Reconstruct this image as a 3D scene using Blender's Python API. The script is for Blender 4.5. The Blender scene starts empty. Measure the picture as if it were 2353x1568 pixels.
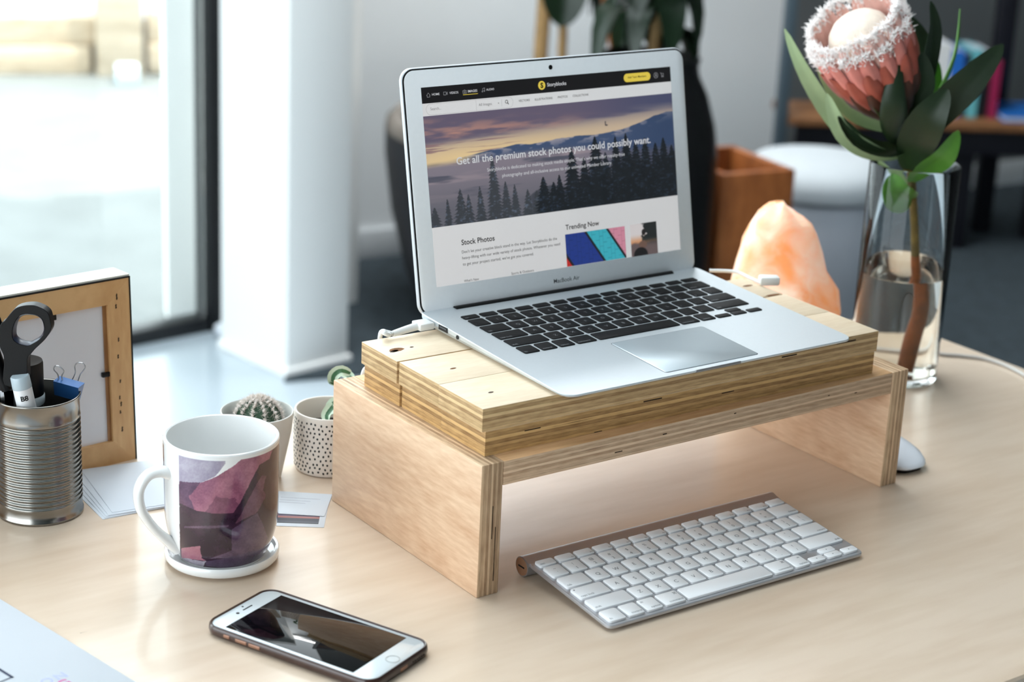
import bpy, bmesh, math, random
import numpy as np
from mathutils import Vector, Matrix, Euler, noise

random.seed(7)
R = math.radians
scene = bpy.context.scene
C = scene.collection
TZ = 0.74                                   # height of the desk top above the floor

# ------------------------------------------------------------ camera
cam_d = bpy.data.cameras.new('camera')
cam = bpy.data.objects.new('camera', cam_d)
C.objects.link(cam)
PITCH, ROLL = 0.3205, 0.0464
fw = Vector((0, math.cos(PITCH), -math.sin(PITCH)))
r0 = Vector((1, 0, 0)); u0 = r0.cross(fw)
rr = math.cos(ROLL) * r0 + math.sin(ROLL) * u0
uu = -math.sin(ROLL) * r0 + math.cos(ROLL) * u0
cam.matrix_world = Matrix(((rr.x, uu.x, -fw.x, 0), (rr.y, uu.y, -fw.y, 0), (rr.z, uu.z, -fw.z, TZ + 0.6813), (0, 0, 0, 1)))
cam_d.sensor_width = 36
cam_d.lens = 36 * 4317.4 / 2353
cam_d.clip_start = 0.05
cam_d.dof.use_dof = True
cam_d.dof.focus_distance = 1.60
cam_d.dof.aperture_fstop = 5.6
scene.camera = cam

# ------------------------------------------------------------ world, sun, exposure
world = bpy.data.worlds.new('sky'); scene.world = world
world.use_nodes = True
bg = world.node_tree.nodes['Background']
bg.inputs[0].default_value = (0.86, 0.95, 1.0, 1)
bg.inputs[1].default_value = 5.2
sun_d = bpy.data.lights.new('sun', 'SUN')
sun_d.energy = 4.5; sun_d.angle = R(1.0); sun_d.color = (1.0, 0.93, 0.82)
sun = bpy.data.objects.new('sun', sun_d); C.objects.link(sun)
SUN_DIR = Vector((-0.954 * math.cos(R(65)), 0.30 * math.cos(R(65)), -math.sin(R(65))))
sun.rotation_euler = SUN_DIR.to_track_quat('-Z', 'Y').to_euler()
wash_d = bpy.data.lights.new('added_wall_fill', 'AREA'); wash_d.shape = 'RECTANGLE'; wash_d.size = 1.3; wash_d.size_y = 0.25; wash_d.energy = 40; wash_d.color = (0.97, 0.99, 1.0)  # unseen area light, added to brighten the back wall and column
wash = bpy.data.objects.new('added_wall_fill', wash_d); C.objects.link(wash); wash.location = (0.0, 4.25, 2.86)
wash.rotation_euler = Vector((-0.30, 0.35, -1.0)).to_track_quat('-Z', 'X').to_euler()
scene.view_settings.view_transform = 'Standard'
scene.view_settings.look = 'None'
scene.view_settings.exposure = 0.16
scene.view_settings.gamma = 1.0
scene.view_settings.use_curve_mapping = False

# ------------------------------------------------------------ helpers
def lin(c):
    return tuple((x / 12.92 if x <= 0.04045 else ((x + 0.055) / 1.055) ** 2.4) for x in (c[0] / 255, c[1] / 255, c[2] / 255))
MATS = {}
def mat(name, rgb=(200, 200, 200), rough=0.5, metal=0.0, spec=0.5, coat=0.0, trans=0.0, ior=1.45, emit=None, es=0.0, sss=0.0,
        var=0.0, vscale=8.0, stretch=(1, 1, 1), bump=0.0, bscale=60.0, alpha=1.0):
    if name in MATS: return MATS[name]
    m = bpy.data.materials.new(name); m.use_nodes = True
    nt = m.node_tree; b = nt.nodes['Principled BSDF']
    c = lin(rgb)
    b.inputs['Base Color'].default_value = (*c, 1)
    b.inputs['Roughness'].default_value = rough
    b.inputs['Metallic'].default_value = metal
    b.inputs['Specular IOR Level'].default_value = spec
    b.inputs['Coat Weight'].default_value = coat
    b.inputs['Coat Roughness'].default_value = 0.08
    b.inputs['Transmission Weight'].default_value = trans
    b.inputs['IOR'].default_value = ior
    if emit:
        b.inputs['Emission Color'].default_value = (*lin(emit), 1); b.inputs['Emission Strength'].default_value = es
    if sss:
        b.inputs['Subsurface Weight'].default_value = sss
        b.inputs['Subsurface Radius'].default_value = (0.03, 0.015, 0.008)
        b.inputs['Subsurface Scale'].default_value = 0.5
    if var or bump:
        tc = nt.nodes.new('ShaderNodeTexCoord'); mp = nt.nodes.new('ShaderNodeMapping')
        mp.inputs['Scale'].default_value = stretch
        nt.links.new(tc.outputs['Object'], mp.inputs[0])
    if var:
        n = nt.nodes.new('ShaderNodeTexNoise'); n.inputs['Scale'].default_value = vscale; n.inputs['Detail'].default_value = 5
        nt.links.new(mp.outputs[0], n.inputs['Vector'])
        rp = nt.nodes.new('ShaderNodeValToRGB')
        rp.color_ramp.elements[0].position = 0.3; rp.color_ramp.elements[1].position = 0.7
        rp.color_ramp.elements[0].color = (*[x * (1 - var) for x in c], 1)
        rp.color_ramp.elements[1].color = (*[min(1, x * (1 + var)) for x in c], 1)
        nt.links.new(n.outputs['Fac'], rp.inputs[0]); nt.links.new(rp.outputs[0], b.inputs['Base Color'])
    if bump:
        n2 = nt.nodes.new('ShaderNodeTexNoise'); n2.inputs['Scale'].default_value = bscale
        nt.links.new(mp.outputs[0], n2.inputs['Vector'])
        bp = nt.nodes.new('ShaderNodeBump'); bp.inputs['Strength'].default_value = bump; bp.inputs['Distance'].default_value = 0.002
        nt.links.new(n2.outputs['Fac'], bp.inputs['Height']); nt.links.new(bp.outputs[0], b.inputs['Normal'])
    MATS[name] = m
    return m

def vmat(name, rough=0.5, coat=0.0, emit=0.0):
    """material that shows the flat print stored in the colour attribute 'print'"""
    m = bpy.data.materials.new(name); m.use_nodes = True
    nt = m.node_tree; b = nt.nodes['Principled BSDF']
    a = nt.nodes.new('ShaderNodeAttribute'); a.attribute_name = 'print'
    b.inputs['Roughness'].default_value = rough; b.inputs['Coat Weight'].default_value = coat; b.inputs['Coat Roughness'].default_value = 0.06
    if emit:
        b.inputs['Base Color'].default_value = (0.01, 0.01, 0.01, 1)
        nt.links.new(a.outputs['Color'], b.inputs['Emission Color']); b.inputs['Emission Strength'].default_value = emit
    else:
        nt.links.new(a.outputs['Color'], b.inputs['Base Color'])
    return m

def wood(name, light, dark, scale=(2, 30, 30), rough=0.45, fig=1.0, bump=0.05, coat=0.0):
    """solid face veneer: long soft grain along local x plus fine pores"""
    m = bpy.data.materials.new(name); m.use_nodes = True
    nt = m.node_tree; N = nt.nodes.new; L = nt.links.new
    b = nt.nodes['Principled BSDF']; b.inputs['Roughness'].default_value = rough; b.inputs['Coat Weight'].default_value = coat
    b.inputs['Coat Roughness'].default_value = 0.12
    tc = N('ShaderNodeTexCoord')
    mp = N('ShaderNodeMapping'); mp.inputs['Scale'].default_value = scale; L(tc.outputs['Object'], mp.inputs[0])
    n1 = N('ShaderNodeTexNoise'); n1.inputs['Scale'].default_value = 1.0 * fig; n1.inputs['Detail'].default_value = 6; n1.inputs['Distortion'].default_value = 0.6
    L(mp.outputs[0], n1.inputs['Vector'])
    n2 = N('ShaderNodeTexNoise'); n2.inputs['Scale'].default_value = 7.0 * fig; n2.inputs['Detail'].default_value = 4
    L(mp.outputs[0], n2.inputs['Vector'])
    mx = N('ShaderNodeMath'); mx.operation = 'MULTIPLY_ADD'; mx.inputs[1].default_value = 0.45
    L(n2.outputs['Fac'], mx.inputs[0]); 
    sc = N('ShaderNodeMath'); sc.operation = 'MULTIPLY'; sc.inputs[1].default_value = 0.6; L(n1.outputs['Fac'], sc.inputs[0]); L(sc.outputs[0], mx.inputs[2])
    rp = N('ShaderNodeValToRGB'); e = rp.color_ramp.elements
    e[0].position = 0.36; e[1].position = 0.62; e[0].color = (*lin(dark), 1); e[1].color = (*lin(light), 1)
    L(mx.outputs[0], rp.inputs[0]); L(rp.outputs[0], b.inputs['Base Color'])
    if bump:
        bp = N('ShaderNodeBump'); bp.inputs['Strength'].default_value = bump; bp.inputs['Distance'].default_value = 0.001
        L(n2.outputs['Fac'], bp.inputs['Height']); L(bp.outputs[0], b.inputs['Normal'])
    return m

def ply(name, axis, thick, face, light, dark, layers=9, grain=(3, 40, 40), rough=0.55):
    """plywood: stacked veneers across the local axis, so the layers show on every cut edge"""
    m = bpy.data.materials.new(name); m.use_nodes = True
    nt = m.node_tree; N = nt.nodes.new; L = nt.links.new
    b = nt.nodes['Principled BSDF']; b.inputs['Roughness'].default_value = rough
    tc = N('ShaderNodeTexCoord'); sp = N('ShaderNodeSeparateXYZ'); L(tc.outputs['Object'], sp.inputs[0])
    def M(op, a, v=None, w=None):
        n = N('ShaderNodeMath'); n.operation = op
        for i, x in enumerate((a, v, w)):
            if x is None: continue
            if isinstance(x, (int, float)): n.inputs[i].default_value = x
            else: L(x, n.inputs[i])
        return n.outputs[0]
    wob = N('ShaderNodeTexNoise'); wob.inputs['Scale'].default_value = 9; L(tc.outputs['Object'], wob.inputs['Vector'])
    t = M('DIVIDE', sp.outputs['XYZ'.index(axis)], thick)
    t2 = M('ADD', t, M('MULTIPLY', M('SUBTRACT', wob.outputs['Fac'], 0.5), 0.05))
    k = M('MULTIPLY', t2, layers)
    fr = M('FRACT', k)
    par = M('MODULO', M('FLOOR', M('ADD', k, 50.0)), 2.0)
    # per-layer tone
    wn = N('ShaderNodeTexWhiteNoise'); wn.noise_dimensions = '1D'; L(M('FLOOR', k), wn.inputs['W'])
    # fine end-grain fibres along the layer
    mp = N('ShaderNodeMapping'); 
    s = [60, 60, 60]; s['XYZ'.index(axis)] = 420; mp.inputs['Scale'].default_value = s
    L(tc.outputs['Object'], mp.inputs[0])
    nz = N('ShaderNodeTexNoise'); nz.inputs['Scale'].default_value = 1.0; nz.inputs['Detail'].default_value = 5; L(mp.outputs[0], nz.inputs['Vector'])
    f = M('ADD', M('MULTIPLY', par, 0.42), M('MULTIPLY', M('SUBTRACT', nz.outputs['Fac'], 0.5), 1.1))
    f = M('ADD', f, M('MULTIPLY', wn.outputs['Value'], 0.35))
    rp = N('ShaderNodeValToRGB'); e = rp.color_ramp.elements
    e[0].position = 0.0; e[1].position = 1.25 / 1.3; e[0].color = (*lin(light), 1); e[1].color = (*lin(dark), 1)
    L(f, rp.inputs[0])
    # thin ragged cracks along the layers
    mpc = N('ShaderNodeMapping'); s2 = [16, 16, 16]; s2['XYZ'.index(axis)] = 900; mpc.inputs['Scale'].default_value = s2; L(tc.outputs['Object'], mpc.inputs[0])
    nc = N('ShaderNodeTexNoise'); nc.inputs['Scale'].default_value = 1.0; nc.inputs['Detail'].default_value = 6; nc.inputs['Roughness'].default_value = 0.65; L(mpc.outputs[0], nc.inputs['Vector'])
    mr = N('ShaderNodeMapRange'); mr.inputs['From Min'].default_value = 0.57; mr.inputs['From Max'].default_value = 0.68; mr.inputs['To Max'].default_value = 0.75; L(nc.outputs['Fac'], mr.inputs['Value'])
    ck = N('ShaderNodeMix'); ck.data_type = 'RGBA'; L(mr.outputs['Result'], ck.inputs['Factor']); L(rp.outputs[0], ck.inputs[6]); ck.inputs[7].default_value = (*[x * 0.5 for x in lin(dark)], 1)
    # glue lines
    g = M('LESS_THAN', fr, 0.10)
    gm = N('ShaderNodeMix'); gm.data_type = 'RGBA'; L(M('MULTIPLY', g, 0.35), gm.inputs['Factor']); L(ck.outputs[2], gm.inputs[6])
    gm.inputs[7].default_value = (*[x * 0.45 for x in lin(dark)], 1)
    # face veneer: the outermost layers
    mp2 = N('ShaderNodeMapping'); mp2.inputs['Scale'].default_value = grain; L(tc.outputs['Object'], mp2.inputs[0])
    n1 = N('ShaderNodeTexNoise'); n1.inputs['Scale'].default_value = 1.5; n1.inputs['Detail'].default_value = 7; n1.inputs['Distortion'].default_value = 0.8; L(mp2.outputs[0], n1.inputs['Vector'])
    mp3 = N('ShaderNodeMapping'); mp3.inputs['Scale'].default_value = tuple(x * 9 for x in grain); L(tc.outputs['Object'], mp3.inputs[0])
    n3 = N('ShaderNodeTexNoise'); n3.inputs['Scale'].default_value = 1.5; n3.inputs['Detail'].default_value = 3; L(mp3.outputs[0], n3.inputs['Vector'])
    rf = N('ShaderNodeValToRGB'); e = rf.color_ramp.elements
    e[0].position = 0.34; e[1].position = 0.66; e[0].color = (*lin(face[1]), 1); e[1].color = (*lin(face[0]), 1)
    L(M('ADD', M('MULTIPLY', n1.outputs['Fac'], 0.55), M('MULTIPLY', n3.outputs['Fac'], 0.45)), rf.inputs[0])
    out = M('GREATER_THAN', M('ABSOLUTE', M('SUBTRACT', t, 0.5)), 0.485)
    fm = N('ShaderNodeMix'); fm.data_type = 'RGBA'; L(out, fm.inputs['Factor']); L(gm.outputs[2], fm.inputs[6]); L(rf.outputs[0], fm.inputs[7])
    L(fm.outputs[2], b.inputs['Base Color'])
    bp = N('ShaderNodeBump'); bp.inputs['Strength'].default_value = 0.25; bp.inputs['Distance'].default_value = 0.0006
    L(nz.outputs['Fac'], bp.inputs['Height']); L(bp.outputs[0], b.inputs['Normal'])
    return m

def link(o, parent=None, loc=(0, 0, 0), rot=(0, 0, 0)):
    C.objects.link(o)
    if parent: o.parent = parent
    o.location = loc; o.rotation_euler = rot
    return o
def shade(me, smooth=True, angle=35):
    if smooth:
        me.polygons.foreach_set('use_smooth', [True] * len(me.polygons))
        me.set_sharp_from_angle(angle=R(angle))
def mk(name, V, F, m, parent=None, loc=(0, 0, 0), rot=(0, 0, 0), smooth=True, angle=35):
    me = bpy.data.meshes.new(name); me.from_pydata([tuple(v) for v in V], [], F); me.update()
    if m: me.materials.append(m)
    shade(me, smooth, angle)
    return link(bpy.data.objects.new(name, me), parent, loc, rot)
def dup(o, parent=None, loc=None, rot=None, name=None):
    c = o.copy(); C.objects.link(c); c.parent = parent
    if name: c.name = name
    if loc is not None: c.location = loc
    if rot is not None: c.rotation_euler = rot
    return c
def tag(o, label, cat, group=None, kind=None):
    o['label'] = label; o['category'] = cat
    if group: o['group'] = group
    if kind: o['kind'] = kind
    return o
def struct(o):
    o['kind'] = 'structure'; return o
def thing(name, label, cat, loc=(0, 0, 0), rot=(0, 0, 0), group=None):
    o = bpy.data.objects.new(name, None); o.empty_display_size = 0.02
    link(o, None, loc, rot); return tag(o, label, cat, group)

def box(name, a, b, m, parent=None, bev=0.0, loc=(0, 0, 0), rot=(0, 0, 0), seg=2):
    """box between corners a and b (local), bevelled"""
    bm = bmesh.new()
    bmesh.ops.create_cube(bm, size=1)
    for v in bm.verts:
        v.co = Vector([a[i] + (v.co[i] + 0.5) * (b[i] - a[i]) for i in range(3)])
    if bev: bmesh.ops.bevel(bm, geom=bm.edges[:], offset=bev, segments=seg, affect='EDGES', profile=0.5)
    me = bpy.data.meshes.new(name); bm.to_mesh(me); bm.free()
    me.materials.append(m); shade(me)
    return link(bpy.data.objects.new(name, me), parent, loc, rot)

def rrect(w, d, r, seg=5, x0=0, y0=0):
    r = max(1e-5, min(r, w / 2 - 1e-5, d / 2 - 1e-5))
    P = []
    for cx, cy, a in ((w - r, d - r, 0), (r, d - r, 90), (r, r, 180), (w - r, r, 270)):
        for i in range(seg + 1):
            t = R(a + 90 * i / seg); P.append((x0 + cx + r * math.cos(t), y0 + cy + r * math.sin(t)))
    return P
def loft(rings, cap0=True, cap1=True):
    n = len(rings[0]); V = [p for r in rings for p in r]; F = []
    for k in range(len(rings) - 1):
        for i in range(n):
            j = (i + 1) % n
            F.append((k * n + i, k * n + j, (k + 1) * n + j, (k + 1) * n + i))
    if cap0: F.append(tuple(range(n - 1, -1, -1)))
    if cap1: F.append(tuple((len(rings) - 1) * n + i for i in range(n)))
    return V, F
def inset(P, d):
    """shrink a convex outline about its own edges"""
    n = len(P); out = []
    for i in range(n):
        p, q, s = Vector(P[i - 1]), Vector(P[i]), Vector(P[(i + 1) % n])
        a = (q - p); b = (s - q)
        if a.length < 1e-9: a = b
        if b.length < 1e-9: b = a
        a.normalize(); b.normalize()
        nn = Vector((-a.y, a.x)) + Vector((-b.y, b.x))
        if nn.length < 1e-6: out.append(tuple(q)); continue
        nn.normalize(); k = max(0.3, nn.dot(Vector((-a.y, a.x))))
        out.append(tuple(q + nn * d / k))
    return out
def slab(name, w, d, h, r, m, parent=None, e=0.0005, loc=(0, 0, 0), rot=(0, 0, 0), seg=5, x0=0, y0=0, z0=0):
    """rounded-rectangle plate with softened upper and lower edges"""
    P = rrect(w, d, r, seg, x0, y0)
    Q = inset(P, e)
    rings = [[(x, y, z0) for x, y in Q], [(x, y, z0 + e) for x, y in P], [(x, y, z0 + h - e) for x, y in P], [(x, y, z0 + h) for x, y in Q]]
    V, F = loft(rings)
    return mk(name, V, F, m, parent, loc, rot, angle=50)
def lathe(name, prof, m, parent=None, n=48, loc=(0, 0, 0), rot=(0, 0, 0), closed=False, angle=40):
    """prof: list of (r, z); r=0 ends are merged"""
    V = []; F = []; idx = []
    for r, z in prof:
        if r <= 1e-7: idx.append([len(V)]); V.append((0, 0, z))
        else:
            idx.append(list(range(len(V), len(V) + n)))
            V += [(r * math.cos(2 * math.pi * i / n), r * math.sin(2 * math.pi * i / n), z) for i in range(n)]
    for a, b in zip(idx[:-1], idx[1:]):
        for i in range(n):
            j = (i + 1) % n
            q = (a[i % len(a)], a[j % len(a)], b[j % len(b)], b[i % len(b)])
            q = tuple(dict.fromkeys(q))
            if len(q) > 2: F.append(q)
    return mk(name, V, F, m, parent, loc, rot, angle=angle)
def tube(name, pts, rad, m, parent=None, n=10, loc=(0, 0, 0), rot=(0, 0, 0), cap=True, flat=1.0, closed=False, smooth=4, up=None):
    """swept tube through pts (Catmull-Rom), radius number or list"""
    P = [Vector(p) for p in pts]
    rl = rad if isinstance(rad, (list, tuple)) else [rad] * len(P)
    if smooth and len(P) > 2:
        Q = []; S = []; L = len(P); segs = L if closed else L - 1
        for i in range(segs):
            g = lambda k: P[k % L] if closed else P[max(0, min(L - 1, k))]
            p0, p1, p2, p3 = g(i - 1), g(i), g(i + 1), g(i + 2)
            for s in range(smooth):
                t = s / smooth
                Q.append(0.5 * ((2 * p1) + (p2 - p0) * t + (2 * p0 - 5 * p1 + 4 * p2 - p3) * t * t + (3 * p1 - p0 - 3 * p2 + p3) * t ** 3))
                S.append(rl[i] * (1 - t) + rl[(i + 1) % L] * t)
        if not closed: Q.append(P[-1]); S.append(rl[-1])
        P, rl = Q, S
    N = len(P); rings = []
    tan = []
    for i in range(N):
        a = P[i - 1] if (i > 0 or closed) else P[i]; b = P[(i + 1) % N] if (i < N - 1 or closed) else P[i]
        tan.append((b - a).normalized())
    ref = Vector(up) if up else Vector((0, 0, 1))
    if not up and abs(tan[0].dot(ref)) > 0.9: ref = Vector((1, 0, 0))
    u = (ref - tan[0] * ref.dot(tan[0])).normalized()
    for i in range(N):
        u = (u - tan[i] * u.dot(tan[i]))
        u = u.normalized() if u.length > 1e-6 else tan[i].orthogonal().normalized()
        v = tan[i].cross(u)
        rings.append([P[i] + (u * math.cos(2 * math.pi * k / n) * flat + v * math.sin(2 * math.pi * k / n)) * rl[i] for k in range(n)])
    if closed: rings.append(rings[0]); V, F = loft(rings, False, False)
    else: V, F = loft(rings, cap, cap)
    F = [f[::-1] for f in F]
    return mk(name, V, F, m, parent, loc, rot, angle=60)
def leaf(name, pts, w, m, parent=None, face=(0, -1, 0), cup=0.25, thick=0.0009, nseg=14, shape=None, twist=0.0):
    """a leaf blade of real thickness along a curved midrib; face = direction the upper side looks"""
    P = [Vector(p) for p in pts]; L = len(P); Q = []
    for k in range(nseg + 1):
        t = k / nseg * (L - 1); i = min(int(t), L - 2); t -= i
        p0, p1, p2, p3 = P[max(0, i - 1)], P[i], P[i + 1], P[min(L - 1, i + 2)]
        Q.append(0.5 * ((2 * p1) + (p2 - p0) * t + (2 * p0 - 5 * p1 + 4 * p2 - p3) * t * t + (3 * p1 - p0 - 3 * p2 + p3) * t ** 3))
    f0 = Vector(face).normalized(); V = []; F = []; cols = 7
    for k, q in enumerate(Q):
        tn = (Q[min(nseg, k + 1)] - Q[max(0, k - 1)]).normalized()
        f = (f0 - tn * f0.dot(tn)).normalized()
        if twist: f.rotate(Matrix.Rotation(twist * (k / nseg - 0.5), 3, tn))
        s = tn.cross(f); u = k / nseg
        hw = w * 0.5 * (shape(u) if shape else max(0.03, math.sin(math.pi * min(1, u * 0.93 + 0.06)) ** 0.75))
        for side in (1, -1):
            for c in range(cols):
                x = c / (cols - 1) * 2 - 1
                th = thick * 0.5 * (1 - 0.8 * abs(x)) * side
                V.append(q + s * hw * x + f * (cup * hw * (abs(x) ** 1.5) + th - (0.05 * hw if abs(x) < 0.1 else 0)))
    n = cols * 2
    for k in range(nseg):
        a, b = k * n, (k + 1) * n
        for c in range(cols - 1):
            F.append((a + c, a + c + 1, b + c + 1, b + c)); F.append((a + cols + c, b + cols + c, b + cols + c + 1, a + cols + c + 1))
        F.append((a, b, b + cols, a + cols)); F.append((a + cols - 1, a + 2 * cols - 1, b + 2 * cols - 1, b + cols - 1))
    F.append(tuple(range(cols)) + tuple(range(2 * cols - 1, cols - 1, -1)))
    o = nseg * n; F.append(tuple(o + i for i in range(cols - 1, -1, -1)) + tuple(o + i for i in range(cols, 2 * cols)))
    return mk(name, V, F, m, parent, angle=80)

_fc = {}
def text(name, s, m, parent, x0, y, z, width=None, size=None, bold=0.0, loc0=None, rot=0.0, align='left', wx=1.0):
    """flat printed lettering lying in the parent's local xy plane"""
    key = (s, bold)
    if key not in _fc:
        cu = bpy.data.curves.new('lettering', 'FONT'); cu.body = s; cu.size = 1.0; cu.offset = bold; cu.resolution_u = 3
        ob = bpy.data.objects.new('lettering', cu); C.objects.link(ob)
        dg = bpy.context.evaluated_depsgraph_get()
        me = bpy.data.meshes.new_from_object(ob.evaluated_get(dg))
        bpy.data.objects.remove(ob); bpy.data.curves.remove(cu)
        xs = [v.co.x for v in me.vertices]; 
        _fc[key] = (me, min(xs), max(xs))
    me, a, b = _fc[key]
    k = size if size else width / (b - a)
    if width and size: wx = width / ((b - a) * size)
    me2 = me.copy(); me2.materials.clear(); me2.materials.append(m)
    o = bpy.data.objects.new(name, me2)
    off = {'left': -a, 'center': -(a + b) / 2, 'right': -b}[align]
    for v in me2.vertices: v.co = ((v.co.x + off) * k * wx, v.co.y * k, 0)
    return link(o, parent, (x0, y, z), (0, 0, rot))

# ------------------------------------------------------------ materials
M_white = mat('white_paint', (244, 244, 242), 0.6, bump=0.05, bscale=200)
M_wall = mat('wall_paint', (240, 243, 244), 0.7, var=0.03, vscale=2)
M_wall2 = mat('wall_shade_grey', (104, 108, 109), 0.75, var=0.06, vscale=2)
M_base = mat('baseboard_paint', (206, 210, 212), 0.5, var=0.02)
M_ceil = mat('ceiling_paint', (235, 235, 232), 0.8, var=0.02)
M_floor = mat('polished_concrete', (184, 196, 204), 0.3, spec=0.6, coat=0.3, var=0.08, vscale=1.6, bump=0.02, bscale=15)
M_ground = mat('concrete_yard', (118, 120, 118), 0.9, var=0.10, vscale=5, bump=0.3, bscale=40)
M_road = mat('road', (132, 138, 150), 0.9, var=0.1, vscale=2)
M_blackframe = mat('black_frame_paint', (14, 16, 20), 0.4, var=0.1)
M_black = mat('black_plastic', (7, 7, 9), 0.45, spec=0.3, var=0.05)
M_blackgloss = mat('black_gloss', (8, 8, 10), 0.15, var=0.05)
M_sleeper = wood('weathered_timber', (205, 188, 165), (165, 146, 122), (1.5, 14, 14), 0.8)
M_desk = wood('birch_desk', (218, 197, 176), (203, 179, 155), (1.6, 9, 9), 0.34, 1.0, 0.02, coat=0.4)
M_alu = mat('aluminium', (206, 212, 216), 0.42, 0.6, var=0.01, vscale=300, bump=0.02, bscale=900)
M_alu_lid = mat('aluminium_lid', (206, 209, 213), 0.5, 0.35, var=0.01, vscale=300)
M_key_b = mat('black_key', (9, 9, 11), 0.6, spec=0.25, var=0.08, vscale=40)
M_key_w = mat('white_key', (238, 238, 240), 0.4, var=0.01)
M_leg_w = mat('grey_legend', (110, 112, 116), 0.5)
M_leg_b = mat('pale_legend', (120, 122, 126), 0.5)
M_dark = mat('dark_recess', (18, 17, 18), 0.6)
M_porc = mat('porcelain', (236, 236, 235), 0.12, coat=0.6, var=0.005)
M_paper = mat('white_paper', (208, 213, 220), 0.7, var=0.01)
M_soil = mat('soil', (32, 25, 21), 0.95, var=0.5, vscale=120, bump=1.0, bscale=250)
M_steel = mat('tin_steel', (142, 139, 134), 0.22, 1.0, var=0.05, vscale=30, stretch=(1, 1, 6))
M_wire = mat('steel_wire', (170, 172, 175), 0.25, 1.0)
M_cable = mat('white_cable', (228, 228, 226), 0.45)
M_greenl = mat('pale_leaf', (150, 170, 128), 0.5, var=0.12, vscale=25, sss=0.0)
M_greend = mat('dark_leaf', (26, 44, 22), 0.42, var=0.25, vscale=20)  # dark green, deepened to carry the shade of the backlit leaves
M_greenb = mat('bright_leaf', (84, 140, 48), 0.45, var=0.2, vscale=25)

# ============================================================ THE SETTING
THD = R(42)                                  # direction of the glazed wall
THB = R(32)                                  # direction of the back wall
W0 = (-0.696, 4.309, 0)
def poly(name, pts, z0, z1, m, parent=None, loc=(0, 0, 0), rot=(0, 0, 0)):
    n = len(pts)
    V, F = loft([[(x, y, z0) for x, y in pts], [(x, y, z1) for x, y in pts]])
    o = mk(name, V, F, m, parent, loc, rot, smooth=False)
    return o
struct(poly('floor', [(-6, -2.5), (3.6, -2.5), (3.6, 7.45), (-0.53, 4.87), (-0.45, 4.53), (-6, -0.467)], -0.05, 0.0, M_floor))
struct(poly('ground', [(-40, -30), (40, -30), (40, 60), (-40, 60)], -0.3, -0.055, M_ground))
# ceiling slab with an unseen roof opening, added to brighten desk and back wall
SKX0, SKX1, SKY0, SKY1 = -1.4, 0.15, 1.3, 3.6
ce = struct(poly('ceiling', [(-6, -2.5), (3.6, -2.5), (3.6, SKY0), (-4.1, SKY0), (-6, -0.46)], 2.9, 3.1, M_ceil))
poly('ceiling_slab', [(SKX1, SKY0), (3.6, SKY0), (3.6, 4.75), (SKX1, 4.75)], 2.9, 3.1, M_ceil, ce)
poly('ceiling_slab', [(-4.1, SKY0), (SKX0, SKY0), (SKX0, SKY1 + 0.1)], 2.9, 3.1, M_ceil, ce)
poly('ceiling_slab', [(SKX0, SKY1), (-0.42, SKY1), (-0.42, 4.75), (3.6, 4.75), (3.6, 7.6), (-0.05, 5.17), (-0.66, 5.27), (-0.66, 4.36), (SKX0, SKY1 + 0.1)], 2.9, 3.1, M_ceil, ce)  # unseen wall-side gap adds light; overhang shaped to cast the yard's shade line
# back wall, light; right end coloured darker to imitate the falloff of light
wb = struct(box('wall_back', (-0.14, 0, 0), (1.42, 0.12, 2.9), M_wall, loc=(-0.41, 4.93, 0), rot=(0, 0, THB)))
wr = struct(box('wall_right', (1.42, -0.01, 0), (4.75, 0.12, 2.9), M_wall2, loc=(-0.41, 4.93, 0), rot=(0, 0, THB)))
struct(box('baseboard_back', (-0.14, -0.015, 0.0), (4.7, 0.0, 0.085), M_base, loc=(-0.41, 4.93, 0.0), rot=(0, 0, THB), bev=0.003))
struct(box('wall_left', (0.03, -0.05, 0), (0.36, 0.05, 2.9), M_white, loc=W0, rot=(0, 0, THD)))
struct(mk('trim_1', *loft([[(-0.43, 4.50, z), (-0.40, 4.58, z), (-0.50, 4.92, z), (-0.56, 4.86, z)] for z in (0, 2.9)]), M_white, smooth=False))
struct(box('wall_side', (0, -2.5, 0), (0.12, 7.45, 2.9), M_wall2, loc=(3.48, 0, 0)))
struct(box('wall_front', (-1.2, -2.62, 0), (3.6, -2.5, 2.9), M_wall2))  # unseen wall, added to cut the fill light from behind the camera
# white square column with a small skirting
tc = struct(box('trim_2', (0, 0, 0), (0.172, 0.255, 2.9), M_white, loc=(-0.497, 3.943, 0), rot=(0, 0, R(44)), bev=0.004))
sk = box('skirting', (-0.006, -0.006, 0), (0.180, 0.262, 0.022), M_white, parent=tc, bev=0.003)
# glazed black-framed door: frame with rails and stiles, glass panes
d1 = bpy.data.objects.new('door_1', None); link(d1, None, W0, (0, 0, THD)); struct(d1)
for x in (-0.03, -1.62, -3.2, -4.8):
    box('stile', (x - 0.028, -0.035, 0), (x + 0.028, 0.035, 2.75), M_blackframe, d1, bev=0.002)
box('bottom_rail', (-4.8, -0.03, 0.0), (-0.03, 0.03, 0.034), M_blackframe, d1, bev=0.002)
box('head_rail', (-4.8, -0.03, 2.70), (-0.03, 0.03, 2.76), M_blackframe, d1, bev=0.002)
gm = bpy.data.materials.new('window_glass'); gm.use_nodes = True
nt = gm.node_tree; nt.nodes.remove(nt.nodes['Principled BSDF'])
tr = nt.nodes.new('ShaderNodeBsdfTransparent'); tr.inputs[0].default_value = (0.96, 0.985, 0.98, 1)
gl = nt.nodes.new('ShaderNodeBsdfGlossy'); gl.inputs['Roughness'].default_value = 0.02
fr = nt.nodes.new('ShaderNodeFresnel'); fr.inputs[0].default_value = 1.45
ms = nt.nodes.new('ShaderNodeMixShader')
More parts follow.
